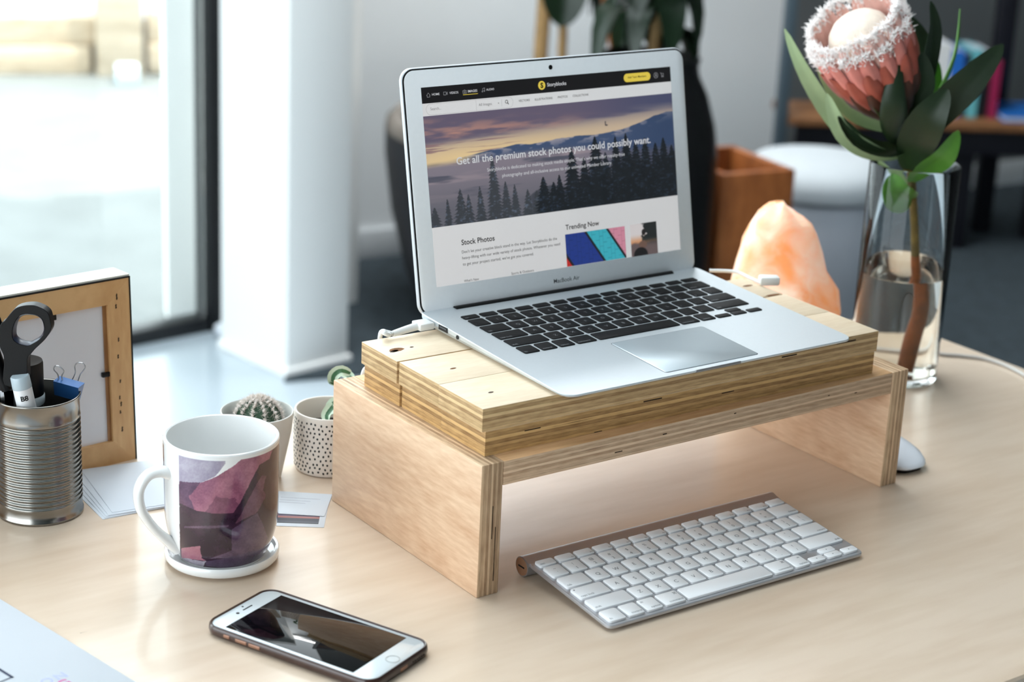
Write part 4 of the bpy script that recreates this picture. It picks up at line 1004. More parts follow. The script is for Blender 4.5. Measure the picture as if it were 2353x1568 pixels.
# glue stick with handwritten mark
gs = thing('glue_stick', 'white marker tube with translucent cap and a handwritten B8 in the tin can', 'marker', (-0.4076, 1.4950, 0.8301))
gdir = (Vector((-0.4141, 1.4920, 0.8731)) - Vector((-0.4076, 1.4950, 0.8301))).normalized()
gs.rotation_euler = gdir.to_track_quat('Z', 'Y').to_euler()
ln = (Vector((-0.4144, 1.4920, 0.8750)) - Vector((-0.4076, 1.4950, 0.8301))).length
lathe('barrel', [(0, -0.03), (0.0080, -0.03), (0.0080, ln - 0.0105), (0, ln - 0.0105)], mat('barrel_white', (232, 232, 234), 0.4), gs, 32)
lathe('cap', [(0.0081, ln - 0.011), (0.0083, ln - 0.0105), (0.0080, ln - 0.001), (0.0072, ln), (0, ln)], mat('translucent_cap', (178, 192, 200), 0.25), gs, 32)
def wrap_text(s, parent, rad, z, size, bold, m, az):
    o = text('handwriting', s, m, parent, 0, 0, 0, size=size, bold=bold, align='center')
    for v in o.data.vertices:
        a = az + v.co.x / rad; zz = z + v.co.y; v.co = ((rad + 0.00025) * math.cos(a), (rad + 0.00025) * math.sin(a), zz)
    return o
gq = gs.rotation_euler.to_matrix().inverted() @ Vector((0.28, -1.0, 0.2))
gaz = math.atan2(gq.y, gq.x)
wrap_text('B8', gs, 0.0081, ln - 0.0205, 0.0062, 0.025, M_dark, gaz)
n = 10
V = [((0.0083) * math.cos(gaz + 0.55 + 0.0052 / 0.0081 * (1 if i % 2 else 0.45) * math.cos(2 * math.pi * i / n)), 0.0083 * math.sin(gaz + 0.55 + 0.0052 / 0.0081 * (1 if i % 2 else 0.45) * math.cos(2 * math.pi * i / n)), ln - 0.034 + 0.0052 * (1 if i % 2 else 0.45) * math.sin(2 * math.pi * i / n)) for i in range(n)]
mk('star_mark', V, [tuple(range(n))], M_dark, gs, smooth=False)
# blue binder clip on the rim
bl = thing('binder_clip', 'blue binder clip with wire handles clamped on the rim of the tin can', 'binder clip', (CC[0] + 0.022, CC[1] + 0.021, TZ + 0.1105))
BLI = Matrix.Translation(bl.location).inverted()
def rb_(p): return BLI @ Vector(p)
M_blue = mat('blue_clip', (40, 92, 150), 0.3, 0.3, coat=0.4)
a0 = rb_((-0.3955, 1.5280, 0.8581)); a1 = rb_((-0.3728, 1.5240, 0.8542)); dn = Vector((-0.002, 0.0, -0.015)); bkv = Vector((0.003, 0.011, 0.001))
V = [a0, a1, a1 + bkv, a0 + bkv, a0 + dn + bkv * 0.45, a1 + dn + bkv * 0.45]
mk('clip_body', V, [(0, 1, 2, 3), (0, 4, 5, 1), (3, 2, 5, 4), (0, 3, 4), (1, 5, 2)], M_blue, bl, smooth=False)
for pts in (((-0.3916, 1.5330, 0.8529), (-0.3924, 1.5330, 0.8621), (-0.3957, 1.5330, 0.8667), (-0.3948, 1.5330, 0.8700), (-0.3922, 1.5330, 0.8705), (-0.3892, 1.5330, 0.8686), (-0.3870, 1.5330, 0.8655), (-0.3891, 1.5330, 0.8610), (-0.3878, 1.5330, 0.8527)),
            ((-0.3835, 1.5450, 0.8530), (-0.3802, 1.5450, 0.8601), (-0.3804, 1.5450, 0.8665), (-0.3780, 1.5450, 0.8698), (-0.3735, 1.5450, 0.8697), (-0.3713, 1.5450, 0.8661), (-0.3737, 1.5450, 0.8620), (-0.3760, 1.5450, 0.8586), (-0.3785, 1.5450, 0.8512))):
    tube('wire_handle', [tuple(rb_(p)) for p in pts], 0.00055, M_wire, bl, 6)

# ============================================================ PICTURE FRAME (seen from behind)
FR = R(42)
frm = thing('picture_frame', 'picture frame seen from its wooden back with white backing board', 'picture frame', (-0.3505, 1.6465, TZ), (R(-2.0), 0, FR))
FWd, FHt, FTk = 0.245, 0.1775, 0.013
M_frw = wood('frame_back_wood', (214, 170, 118), (192, 144, 92), (9, 9, 9), 0.5)
M_frwv = wood('frame_back_wood_upright', (214, 170, 118), (192, 144, 92), (26, 26, 5), 0.5)
rw = 0.0225
def rail(name, P4, m, y0=0.0, y1=FTk):
    V = [(x, y0, z) for x, z in P4] + [(x, y1, z) for x, z in P4]
    mk(name, V, [(0, 1, 2, 3), (7, 6, 5, 4), (0, 4, 5, 1), (1, 5, 6, 2), (2, 6, 7, 3), (3, 7, 4, 0)], m, frm, smooth=False)
e_ = 0.0004
rail('rail', [(-FWd, FHt), (0, FHt), (-rw + e_, FHt - rw), (-FWd + rw, FHt - rw)][::-1], M_frw)
rail('rail', [(-FWd, 0), (0, 0), (-rw + e_, rw), (-FWd + rw, rw)], M_frw)
rail('rail', [(0, 0), (0, FHt), (-rw, FHt - rw), (-rw, rw)], M_frwv)
rail('rail', [(-FWd, FHt), (-FWd, 0), (-FWd + rw, rw), (-FWd + rw, FHt - rw)], M_frwv)
# darker rebate step, black outer moulding, pale top
rail('rebate', [(-rw - 0.0035, rw), (-rw, rw), (-rw, FHt - rw), (-rw - 0.0035, FHt - rw)], wood('rebate_wood', (160, 112, 64), (128, 84, 46), (20, 20, 5)), 0.003, FTk)
box('moulding', (0, -0.0003, 0), (0.0016, 0.0300, FHt + 0.0014), M_black, frm)
box('moulding', (-FWd, -0.0003, FHt), (0.0, FTk + 0.004, FHt + 0.0014), M_black, frm)
box('moulding_face', (-FWd - 0.001, 0.0015, FHt + 0.0014), (0.0016, 0.0300, FHt + 0.0030), mat('moulding_cream', (232, 226, 214), 0.5), frm)
box('backing_board', (-FWd + rw - 0.003, 0.0045, rw - 0.003), (-rw + 0.001, 0.0075, FHt - rw + 0.003), mat('backing_white', (222, 219, 222), 0.8, var=0.01), frm)
box('retaining_tab', (-0.0300, 0.001, 0.0860), (-rw + 0.004, 0.0045, 0.0905), M_black, frm, bev=0.0006)
box('retaining_tab', (-0.0780, 0.001, FHt - rw - 0.0055), (-0.0735, 0.0045, FHt - rw + 0.003), M_black, frm, bev=0.0006)
random.seed(5)
for i, z in enumerate((0.030, 0.048, 0.055, 0.062, 0.078, 0.102, 0.118, 0.150, 0.158)):
    h = 0.003 + 0.004 * random.random()
    sx_ = -0.0130 - 0.0012 * (i % 2); V = [(sx_ + dx_ * (0.0007 + 0.0005 * random.random()), y_, z + dz_ * h) for y_ in (-0.0002, 0.002) for dx_, dz_ in ((0, 0), (1, .25), (.6, .55), (1.1, .8), (.2, 1), (-.7, .7), (-.3, .4), (-.8, .2))]
    mk('wood_scar', V, loft([V[:8], V[8:]])[1], M_void, frm, smooth=False)

# ============================================================ PAPERS AND CARDS
labels = ['lowest white card of the fanned pile beside the tin can', 'second white card from the bottom of the fanned pile', 'white card in the middle of the fanned pile beside the tin can', 'second white card from the top of the fanned pile', 'topmost white card of the fanned pile between tin can and mug']
z = TZ
for i, (dx, dy, a) in enumerate(((0.0, 0.0, 33.5), (0.0015, 0.0015, 32), (0.002, 0.004, 30.5), (0.004, 0.005, 29.5), (0.006, 0.010, 28))):
    o = slab('white_card', 0.148, 0.105, 0.0006, 0.001, M_paper, None, 0.0001, (-0.350 + dx, 1.504 + dy, z), (0, 0, R(a)), 2)
    tag(o, labels[i], 'card', 'white cards in the fanned pile'); z += 0.00065
b1_ = thing('business_card', 'business card with a dark landscape strip, lower of the two beside the mug', 'card', (-0.2420, 1.5065, TZ), (0, 0, R(1.5)), 'business cards beside the mug')
slab('card_stock', 0.085, 0.055, 0.0004, 0.0005, M_paper, b1_, 0.0001, seg=2)
n1, n2 = 80, 40
a_, b_ = np.meshgrid(np.linspace(0, 1, n1), np.linspace(0, 1, n2))
im = mix(np.zeros((n2, n1, 3)) + np.array([74, 62, 84.]), (168, 96, 84), sm(0.5, 0.62, b_)); im = mix(im, (40, 42, 56), sm(0.62, 0.70, b_)); im = mix(im, (92, 96, 108), sm(0.82, 0.9, b_) * 0.6); im = mix(im, (26, 26, 34), sm(0.92, 0.96, b_))
grid_print('printed_strip', n1, n2, 0.076, 0.034, 0.0035, 0.0065, 0.00045, im, vmat('card_print', 0.4), b1_)
b2_ = thing('business_card', 'white business card with printed lines, upper of the two beside the mug', 'card', (-0.2440, 1.5345, TZ + 0.0006), (0, 0, R(-2.0)), 'business cards beside the mug')
slab('card_stock', 0.085, 0.050, 0.0004, 0.0005, M_paper, b2_, 0.0001, seg=2)
for i, (y, w) in enumerate(((0.036, 0.036), (0.030, 0.028), (0.025, 0.024))):
    box('printed_line', (0.040, y, 0.0004), (0.040 + w, y + 0.0011, 0.00045), mat('card_ink', (176, 178, 186), 0.7), b2_)
# leaflet in the lower left corner
lf = thing('leaflet', 'white printed leaflet with navy and pink lettering in the near left corner', 'leaflet', (-0.3958, 1.3429, 0.7400), (0, 0, R(-42.7)))
LFI = Matrix.LocRotScale(Vector(lf.location), Euler((0, 0, R(-42.7))), None).inverted()
slab('sheet', 0.40, 0.21, 0.0006, 0.0005, M_paper, lf, 0.0001, seg=2, x0=-0.12, y0=-0.21)
def lp(p): return LFI @ Vector(p)
M_lil = mat('lilac_ink', (176, 182, 216), 0.7); M_pink = mat('pink_ink', (196, 84, 150), 0.7); M_ink = mat('navy_ink', (8, 26, 64), 0.7)
pn = lp((-0.3189, 1.2237, 0.7406)); po = lp((-0.3266, 1.2151, 0.7406)); ag = math.atan2(pn.y - po.y, pn.x - po.x)
for ch, p in (('N', pn), ('O', po)):
    dv = Vector((-math.sin(ag), math.cos(ag), 0)) * 0.0042
    text('lettering', ch, M_lil, lf, p.x - dv.x, p.y - dv.y, 0.0007, size=0.0125, bold=0.02, align='center', rot=ag)
pi_ = lp((-0.3238, 1.2063, 0.7406)); dv = Vector((-math.sin(ag), math.cos(ag), 0)) * 0.0042
pq = po + (po - pn) * 1.0
text('lettering', 'I', M_lil, lf, pq.x - dv.x, pq.y - dv.y, 0.0007, size=0.0125, bold=0.02, align='center', rot=ag)
pg = lp((-0.3077, 1.2130, 0.7406))
text('lettering', 'G', M_pink, lf, pg.x, pg.y - 0.004, 0.0007, size=0.014, bold=0.02, align='center', rot=ag)
k0, k1, k2 = lp((-0.3529, 1.2185, 0.7406)), lp((-0.3731, 1.2364, 0.7406)), lp((-0.3653, 1.2037, 0.7406))
def bar(a, b, w):
    d = (b - a).normalized(); n = Vector((-d.y, d.x, 0)) * w / 2
    mk('emblem_line', [(p.x, p.y, 0.00075) for p in (a - n - d * w / 2, b - n + d * w / 2, b + n + d * w / 2, a + n - d * w / 2)], [(0, 1, 2, 3)], M_ink, lf, smooth=False)
bar(k0, k1, 0.0022); bar(k0, k2, 0.0014); bar(k1, k1 + (k2 - k0), 0.002); bar(k2, k1 + (k2 - k0), 0.002)

# ============================================================ MOUSE
E1 = Vector((math.cos(TH), math.sin(TH), 0)); E2 = Vector((-math.sin(TH), math.cos(TH), 0))
mo = thing('computer_mouse', 'low white computer mouse behind the right side of the stand', 'mouse', tuple(Vector(SL(L_ + 0.036, 0.062, 0))), (0, 0, TH))
ml, mw = 0.113, 0.058
def mring(k, z, zc):
    P = []
    for i in range(40):
        t = 2 * math.pi * i / 40
        x = abs(math.cos(t)) ** 0.75 * math.copysign(1, math.cos(t)) * mw / 2 * k; y = abs(math.sin(t)) ** 0.72 * math.copysign(1, math.sin(t)) * ml / 2 * k
        P.append((x, y, z + zc * (1 - (y / (ml / 2)) ** 2)))
    return P
V, F = loft([mring(0.97, 0.0045, 0.0), mring(1.0, 0.0060, 0.001), mring(0.99, 0.0075, 0.004), mring(0.93, 0.0090, 0.0075), mring(0.78, 0.0098, 0.0100), mring(0.5, 0.0100, 0.0116), mring(0.2, 0.0101, 0.0118)])
mk('shell', V, F, mat('mouse_white', (226, 229, 236), 0.12, coat=0.5), mo, angle=60)
V, F = loft([mring(0.86, 0.0, 0.0), mring(0.92, 0.001, 0.0), mring(0.96, 0.0045, 0.0)])
mk('base', V, F, M_black, mo, angle=60)

# ============================================================ POTTED PLANTS ON THE DESK
cp = thing('cactus_pot', 'small grey-white ceramic pot behind the mug', 'plant pot', (-0.2315, 1.6180, TZ))
M_pot = mat('pot_ceramic', (214, 212, 206), 0.45, var=0.02)
lathe('pot', [(0, 0.0), (0.021, 0.0), (0.0225, 0.0015), (0.0260, 0.018), (0.0315, 0.045), (0.0338, 0.0640), (0.0334, 0.0652), (0.0326, 0.0655), (0.0318, 0.0645), (0.0308, 0.052), (0.030, 0.048)], M_pot, cp, 56)
lathe('soil', [(0.0305, 0.0495), (0.020, 0.0508), (0, 0.0510)], M_soil, cp, 32)
cactus = thing('cactus', 'round spiny cactus growing in the grey-white pot', 'cactus', (-0.2300, 1.6165, TZ + 0.050))
V = []; F = []; nu, nv = 66, 16
for j in range(nv + 1):
    t = j / nv * math.pi * 0.62 + 0.0
    for i in range(nu):
        a = 2 * math.pi * i / nu; rib = 1 - 0.07 * (0.5 - 0.5 * math.cos(11 * a)) 
        r = 0.0215 * math.sin(t) * rib; V.append((r * math.cos(a), r * math.sin(a), 0.008 + 0.0195 * math.cos(t) - 0.002 * math.exp(-(t / 0.25) ** 2)))
for j in range(nv):
    for i in range(nu): F.append((j * nu + i, (j + 1) * nu + i, (j + 1) * nu + (i + 1) % nu, j * nu + (i + 1) % nu))
mk('body', V, F, mat('cactus_green', (40, 66, 46), 0.6, var=0.3, vscale=90), cactus, angle=80)
random.seed(11); V = []; F = []; V2 = []; F2 = []
for rb in range(11):
    a0_ = 2 * math.pi * rb / 11
    for j in range(9):
        t = 0.10 + j * 0.19; c = Vector((0.0214 * math.sin(t) * math.cos(a0_), 0.0214 * math.sin(t) * math.sin(a0_), 0.008 + 0.0198 * math.cos(t)))
        nrm = Vector((math.sin(t) * math.cos(a0_), math.sin(t) * math.sin(a0_), math.cos(t)))
        for s in range(16):
            d = (nrm * 0.55 + Vector((random.uniform(-1, 1), random.uniform(-1, 1), random.uniform(-1, 1)))).normalized()
            L = random.uniform(0.004, 0.0075); w = d.orthogonal().normalized() * 0.00024; x = d.cross(w).normalized() * 0.00024
            k = len(V); V += [c + w, c - w * 0.5 + x, c - w * 0.5 - x, c + d * L]; F += [(k, k + 1, k + 3), (k + 1, k + 2, k + 3), (k + 2, k, k + 3)]
        for s in range(5):
            d = (nrm + 0.9 * Vector((random.uniform(-1, 1), random.uniform(-1, 1), random.uniform(-1, 1)))).normalized(); w = d.orthogonal().normalized() * 0.0013; x = d.cross(w).normalized() * 0.0013
            k = len(V2); p = c + nrm * 0.0006; V2 += [p + w, p - w * .5 + x, p - w * .5 - x, p + d * 0.0030]; F2 += [(k, k + 1, k + 3), (k + 1, k + 2, k + 3), (k + 2, k, k + 3)]
o = mk('spines', V, F, mat('cactus_spine', (225, 215, 205), 0.6), cactus, smooth=False); o['kind'] = 'stuff'
o = mk('areole_wool', V2, F2, mat('cactus_wool', (236, 226, 220), 0.9), cactus, smooth=False); o['kind'] = 'stuff'

DP = Vector((-0.1680, 1.6520, TZ))
dpot = thing('dotted_pot', 'white ceramic pot with small black dots at the corner of the stand', 'plant pot', tuple(DP))
dr, dh = 0.0335, 0.0585
lathe('pot', [(0, 0), (dr - 0.004, 0), (dr - 0.002, 0.0008), (dr - 0.0006, 0.004), (dr, 0.02), (dr, dh - 0.002), (dr - 0.0008, dh), (dr - 0.0022, dh), (dr - 0.003, dh - 0.002), (dr - 0.0034, 0.036), (dr - 0.004, 0.03)], mat('pot_cream', (232, 222, 212), 0.5, var=0.02), dpot, 64)
lathe('soil', [(dr - 0.0036, 0.0375), (0.018, 0.039), (0, 0.040)], M_soil, dpot, 40)
random.seed(3)
dmesh = []
for v in range(4):
    n = 8; rx, rz = random.uniform(0.0008, 0.0011), random.uniform(0.0010, 0.0014)
    V = [(rx * math.cos(2 * math.pi * i / n), -0.00012, rz * math.sin(2 * math.pi * i / n)) for i in range(n)]
    V += [(x * 1.0, 0.0006, z_) for x, y, z_ in V]
    f = loft([V[:n], V[n:]])[1]; me = bpy.data.meshes.new('dot'); me.from_pydata(V, [], f); me.materials.append(M_dark); dmesh.append(me)
rows = 12; cols_ = 42; cnt = 0
for j in range(rows):
    for i in range(cols_):
        a = 2 * math.pi * (i + 0.5 * (j % 2) + random.uniform(-.22, .22)) / cols_
        a_n = (a + math.pi / 2 + math.pi) % (2 * math.pi) - math.pi
        if abs(a_n) > 1.9: continue                                    # the side turned away from the room
        z_ = 0.005 + j * (dh - 0.011) / (rows - 1) + random.uniform(-.0009, .0009)
        rr_ = dr + 0.00005 - (0.0006 * max(0, 1 - z_ / 0.02) if z_ < 0.02 else 0)
        o = bpy.data.objects.new('dot', dmesh[(i * 7 + j * 3) % 4]); link(o, dpot, (rr_ * math.cos(a), rr_ * math.sin(a), z_), (0, random.uniform(-.4, .4), a + math.pi / 2)); cnt += 1
succ = thing('succulent', 'succulent with green and white leaves growing in the dotted pot', 'succulent', (DP.x + 0.006, DP.y + 0.004, TZ + 0.039))
SI = Matrix.Translation(succ.location).inverted()
M_sg = mat('succulent_green', (66, 108, 74), 0.4, var=0.2, vscale=120); M_sw = mat('succulent_edge', (206, 222, 200), 0.4, var=0.05)
tube('stem', [(0, 0, 0), (0.002, 0.001, 0.03), (0.000, 0.002, 0.056)], [0.0022, 0.002, 0.0016], M_sg, succ, 8)
def sleaf(pts, w, face):
    pts = [tuple(SI @ Vector(p)) for p in pts]
    o = leaf('leaf', pts, w, M_sw, succ, face, cup=0.7, thick=0.0016, nseg=10, shape=lambda u: max(0.1, math.sin(math.pi * (0.12 + 0.8 * u)) ** 0.6))
    inner = leaf('leaf_blade', pts, w * 0.74, M_sg, o, face, cup=0.52, thick=0.0022, nseg=10, shape=lambda u: max(0.1, math.sin(math.pi * (0.14 + 0.76 * u)) ** 0.6))
    return o
sleaf([(-0.1662, 1.6560, 0.8230), (-0.1639, 1.6480, 0.8328), (-0.1572, 1.6450, 0.8385), (-0.1493, 1.6480, 0.8353)], 0.011, (0.1, -1, 0.35))
sleaf([(-0.1475, 1.6650, 0.8233), (-0.1529, 1.6700, 0.8239), (-0.1593, 1.6720, 0.8263), (-0.1649, 1.6740, 0.8262)], 0.010, (0.0, -0.6, 0.8))
sleaf([(-0.1609, 1.6550, 0.8032), (-0.1642, 1.6400, 0.8029), (-0.1682, 1.6320, 0.7984), (-0.1673, 1.6280, 0.7943)], 0.011, (-0.2, -1, 0.3))
sleaf([(-0.1553, 1.6550, 0.8078), (-0.1627, 1.6480, 0.8057), (-0.1664, 1.6450, 0.8022), (-0.1678, 1.6430, 0.7999)], 0.009, (-0.6, -0.7, 0.5))
sleaf([(-0.1620, 1.6600, 0.8165), (-0.1653, 1.6550, 0.8208), (-0.1682, 1.6520, 0.8230)], 0.006, (0, -0.7, 0.7))

# ============================================================ SALT LAMP
LP = (0.2960, 2.030, TZ)
lamp = thing('salt_lamp', 'glowing orange and pink rock salt lamp behind the laptop', 'lamp', LP)
ms_ = bpy.data.materials.new('rock_salt'); ms_.use_nodes = True
nt = ms_.node_tree; N = nt.nodes.new; Lk = nt.links.new; b = nt.nodes['Principled BSDF']
tcn = N('ShaderNodeTexCoord'); nz = N('ShaderNodeTexNoise'); nz.inputs['Scale'].default_value = 22; nz.inputs['Detail'].default_value = 4; nz.inputs['Distortion'].default_value = 0.8
Lk(tcn.outputs['Object'], nz.inputs['Vector'])
rp = N('ShaderNodeValToRGB'); e = rp.color_ramp.elements; e[0].position = 0.36; e[1].position = 0.64
e[0].color = (*lin((240, 156, 96)), 1); e[1].color = (*lin((252, 216, 194)), 1)
Lk(nz.outputs['Fac'], rp.inputs[0]); Lk(rp.outputs[0], b.inputs['Base Color']); Lk(rp.outputs[0], b.inputs['Emission Color'])
b.inputs['Emission Strength'].default_value = 0.36; b.inputs['Roughness'].default_value = 0.45; b.inputs['Subsurface Weight'].default_value = 0.6
b.inputs['Subsurface Radius'].default_value = (0.05, 0.02, 0.01); b.inputs['Subsurface Scale'].default_value = 0.6
V = []; F = []; nu, nv = 28, 20; random.seed(2)
prof = [(0.050, 0.0), (0.056, 0.02), (0.057, 0.05), (0.054, 0.08), (0.049, 0.103), (0.0435, 0.125), (0.0375, 0.144), (0.031, 0.158), (0.022, 0.167), (0.010, 0.172)]
for k, (r, z_) in enumerate(prof):
    for i in range(nu):
        a = 2 * math.pi * i / nu; p = Vector((math.cos(a), math.sin(a), z_ * 22))
        rr_ = r * (1 + 0.16 * noise.noise(p * 1.3 + Vector((3, 1, 0))) + 0.05 * noise.noise(p * 4)) * (1.0 + (0.10 * math.cos(a) if z_ < 0.1 else -0.05))
        V.append((rr_ * math.cos(a) * 1.06 - 0.006 * (z_ / 0.18) + 0.004, rr_ * math.sin(a), z_ + (0.004 * noise.noise(p * 2.2) if 0 < k else 0) - (0.012 * max(0, math.cos(a)) * (z_ / 0.18))))
for k in range(len(prof) - 1):
    for i in range(nu): F.append((k * nu + i, k * nu + (i + 1) % nu, (k + 1) * nu + (i + 1) % nu, (k + 1) * nu + i))
F.append(tuple(range(nu - 1, -1, -1))); F.append(tuple((len(prof) - 1) * nu + i for i in range(nu)))
ro = mk('rock', V, F, ms_, lamp, loc=(0, 0, 0.012), angle=28)
lathe('base', [(0, 0), (0.050, 0), (0.052, 0.002), (0.052, 0.011), (0.050, 0.0125), (0, 0.0125)], wood('lamp_base_wood', (150, 96, 54), (112, 68, 36)), lamp, 40)
# cords: lamp cord along the back edge, second one across the planks
def cord(name, pts, r, label, m=M_cable):
    return tag(tube(name, pts, r, m, None, 8, smooth=8), label, 'cable')
cord('lamp_cord', [(0.4106, 2.1594, 0.7422), (0.4353, 2.1262, 0.7422), (0.4676, 2.1048, 0.7422), (0.4920, 2.0732, 0.7422), (0.5213, 2.0680, 0.7422), (0.5515, 2.0568, 0.7422), (0.5791, 2.0093, 0.7422), (0.6091, 1.8901, 0.7422)], 0.0022, 'pale grey cord running along the rounded far edge of the desk', mat('grey_cord', (196, 192, 188), 0.4))
wc = thing('usb_lead', 'thin white lead with a small plug lying on the planks behind the laptop', 'cable', (0.2247, 1.8316, 0.8977))
WC = Matrix.Translation(wc.location).inverted()
tube('lead', [tuple(WC @ Vector(q)) for q in ((0.1958, 1.8259, 0.8998), (0.2216, 1.8214, 0.9010), (0.2353, 1.8045, 0.8998), (0.2452, 1.7878, 0.8998))], 0.0018, M_cable, wc, 8, smooth=8)
box('plug', (-0.010, -0.006, 0), (0.010, 0.006, 0.009), M_cable, wc, 0.002, tuple(WC @ Vector((0.2520, 1.7929, 0.8977))), (0, 0, R(8)))

# ============================================================ VASE WITH PROTEA
VC = (0.4270, 1.9940)
vase = thing('glass_vase', 'tall clear cylindrical glass vase half filled with water', 'vase', (VC[0], VC[1], TZ + 0.0005))
vr, vh = 0.0490, 0.243
mg_ = mat('clear_glass', (250, 252, 252), 0.0, trans=1.0, ior=1.28, spec=0.5)
mw_ = mat('water', (248, 242, 232), 0.0, trans=1.0, ior=1.31, spec=0.5)
wl = 0.120
lathe('glass', [(0, 0.0), (vr - 0.004, 0.0), (vr - 0.001, 0.0012), (vr, 0.004), (vr, vh - 0.001), (vr - 0.0008, vh), (vr - 0.0020, vh), (vr - 0.0027, vh - 0.001), (vr - 0.0027, 0.011), (vr - 0.006, 0.0080), (0, 0.0075)], mg_, vase, 72)
lathe('water', [(0, 0.00755), (vr - 0.0061, 0.00805), (vr - 0.00275, 0.0111), (vr - 0.00275, wl + 0.0006), (vr - 0.0040, wl), (0, wl)], mw_, vase, 72)
pro = thing('protea', 'large pink protea flower with leathery green leaves standing in the vase', 'flower', (VC[0] + 0.004, VC[1], TZ + 0.009))
PI_ = Matrix.Translation(pro.location).inverted()
def pp(p): return PI_ @ Vector(p)
M_stem = mat('protea_stem', (104, 84, 36), 0.6, var=0.35, vscale=60); M_stemw = mat('wet_stem', (150, 78, 26), 0.5, var=0.4, vscale=60)
st = [pp((0.4003, 1.9850, 1.0348)), pp((0.4124, 1.9920, 0.9997)), pp((0.4211, 1.9960, 0.9703)), pp((0.4285, 1.9980, 0.9362)), pp((0.4344, 1.9990, 0.9067)), pp((0.4399, 2.0000, 0.8720))]
tube('stem', st, [0.0052, 0.0050, 0.0052, 0.0048, 0.0046, 0.0050], M_stem, pro, 12)
tube('stem_end', [st[-1], Vector((0.014, 0.002, 0.075)), Vector((0.010, 0.002, 0.04)), Vector((0.006, 0, 0.002))], [0.0052, 0.0064, 0.0072, 0.0072], M_stemw, pro, 12)
# flower head
fb = pp((0.4019, 1.9850, 1.0330)); ftop = pp((0.3365, 1.9450, 1.1381)); ax = (ftop - fb).normalized(); FL = (ftop - fb).length
fu = ax.orthogonal().normalized(); fv = ax.cross(fu)
def fp(r, t, a): return fb + ax * (t * FL) + (fu * math.cos(a) + fv * math.sin(a)) * r
M_br = [mat('bract_inner', (238, 190, 178), 0.5, var=0.14, vscale=40), mat('bract_salmon', (220, 136, 126), 0.5, var=0.18, vscale=40), mat('bract_rust', (164, 80, 64), 0.5, var=0.2, vscale=40), mat('bract_brown', (74, 40, 26), 0.55, var=0.25, vscale=40), mat('bract_dark', (30, 20, 15), 0.55, var=0.25, vscale=40)]
V = []; F = []
cone = [(0.0, 0.0), (0.010, 0.02), (0.018, 0.10), (0.026, 0.22), (0.034, 0.40), (0.037, 0.60)]
rings = [[fp(max(r, 0.001), t, 2 * math.pi * i / 32) for i in range(32)] for r, t in cone]
V, F = loft(rings); mk('receptacle', V, F, M_br[3], pro, angle=60)
random.seed(8)
def bract(a, t0, t1, r0, rm, r1, w, m, nm='bract'):
    pts = [fp(r0, t0, a), fp(rm, (t0 + t1) / 2, a), fp((rm + r1) / 2 + 0.002, t0 + (t1 - t0) * 0.8, a), fp(r1, t1, a)]
    out = (fu * math.cos(a) + fv * math.sin(a))
    return leaf(nm, pts, w, m, pro, -out, cup=0.45, thick=0.0014, nseg=8, shape=lambda u: max(0.06, (0.62 + 0.38 * math.sin(math.pi * min(1, u * 1.05))) * math.sqrt(max(0.0, 1 - max(0, (u - 0.66) / 0.34) ** 2.4))))
tips = []
for k, (n, t0, t1, r0, rm, r1, w, mi) in enumerate(((12, 0.02, 0.38, 0.012, 0.029, 0.037, 0.021, 4), (13, 0.08, 0.56, 0.018, 0.039, 0.046, 0.021, 3), (15, 0.18, 0.74, 0.025, 0.045, 0.052, 0.019, 2), (17, 0.28, 0.92, 0.030, 0.047, 0.053, 0.018, 1), (20, 0.34, 1.02, 0.032, 0.044, 0.047, 0.015, 0))):
    for i in range(n):
        a = 2 * math.pi * (i + 0.5 * (k % 2)) / n + random.uniform(-.05, .05); dt = random.uniform(-.03, .03)
        bract(a, t0, t1 + dt, r0, rm, r1 + random.uniform(-.002, .002), w, M_br[mi])
        if k >= 3: tips.append((a, t1 + dt, r1))
# creamy centre dome of massed florets
rings = [[fp(r, t, 2 * math.pi * i / 36) for i in range(36)] for r, t in ((0.036, 0.60), (0.0365, 0.74), (0.035, 0.85), (0.031, 0.94), (0.024, 1.00), (0.013, 1.035), (0.003, 1.045))]
V, F = loft(rings); mk('floret_dome', V, F, mat('dome_cream', (228, 212, 196), 0.7, var=0.08, vscale=120, bump=0.6, bscale=700), pro, angle=80)
# white woolly fringe on the bract tips
V = []; F = []
for a, t, r in tips:
    for q in range(110):
        aa = a + random.uniform(-.16, .16); tt = t - abs(random.gauss(0, .05)) + 0.02
        c = fp(r + random.uniform(-.003, .003), tt, aa); out = (fu * math.cos(aa) + fv * math.sin(aa))
        d = (ax * random.uniform(-.1, 1.2) + out * random.uniform(-.6, 1.0) + 0.6 * Vector((random.uniform(-1, 1), random.uniform(-1, 1), random.uniform(-1, 1)))).normalized()
        Lh = random.uniform(0.003, 0.0075); w = d.orthogonal().normalized() * 0.0007; x = d.cross(w).normalized() * 0.0007
        k = len(V); V += [c + w, c - w * .5 + x, c - w * .5 - x, c + d * Lh]; F += [(k, k + 1, k + 3), (k + 1, k + 2, k + 3), (k + 2, k, k + 3)]
o = mk('woolly_fringe', V, F, mat('white_wool', (252, 246, 244), 0.9), pro, smooth=False); o['kind'] = 'stuff'
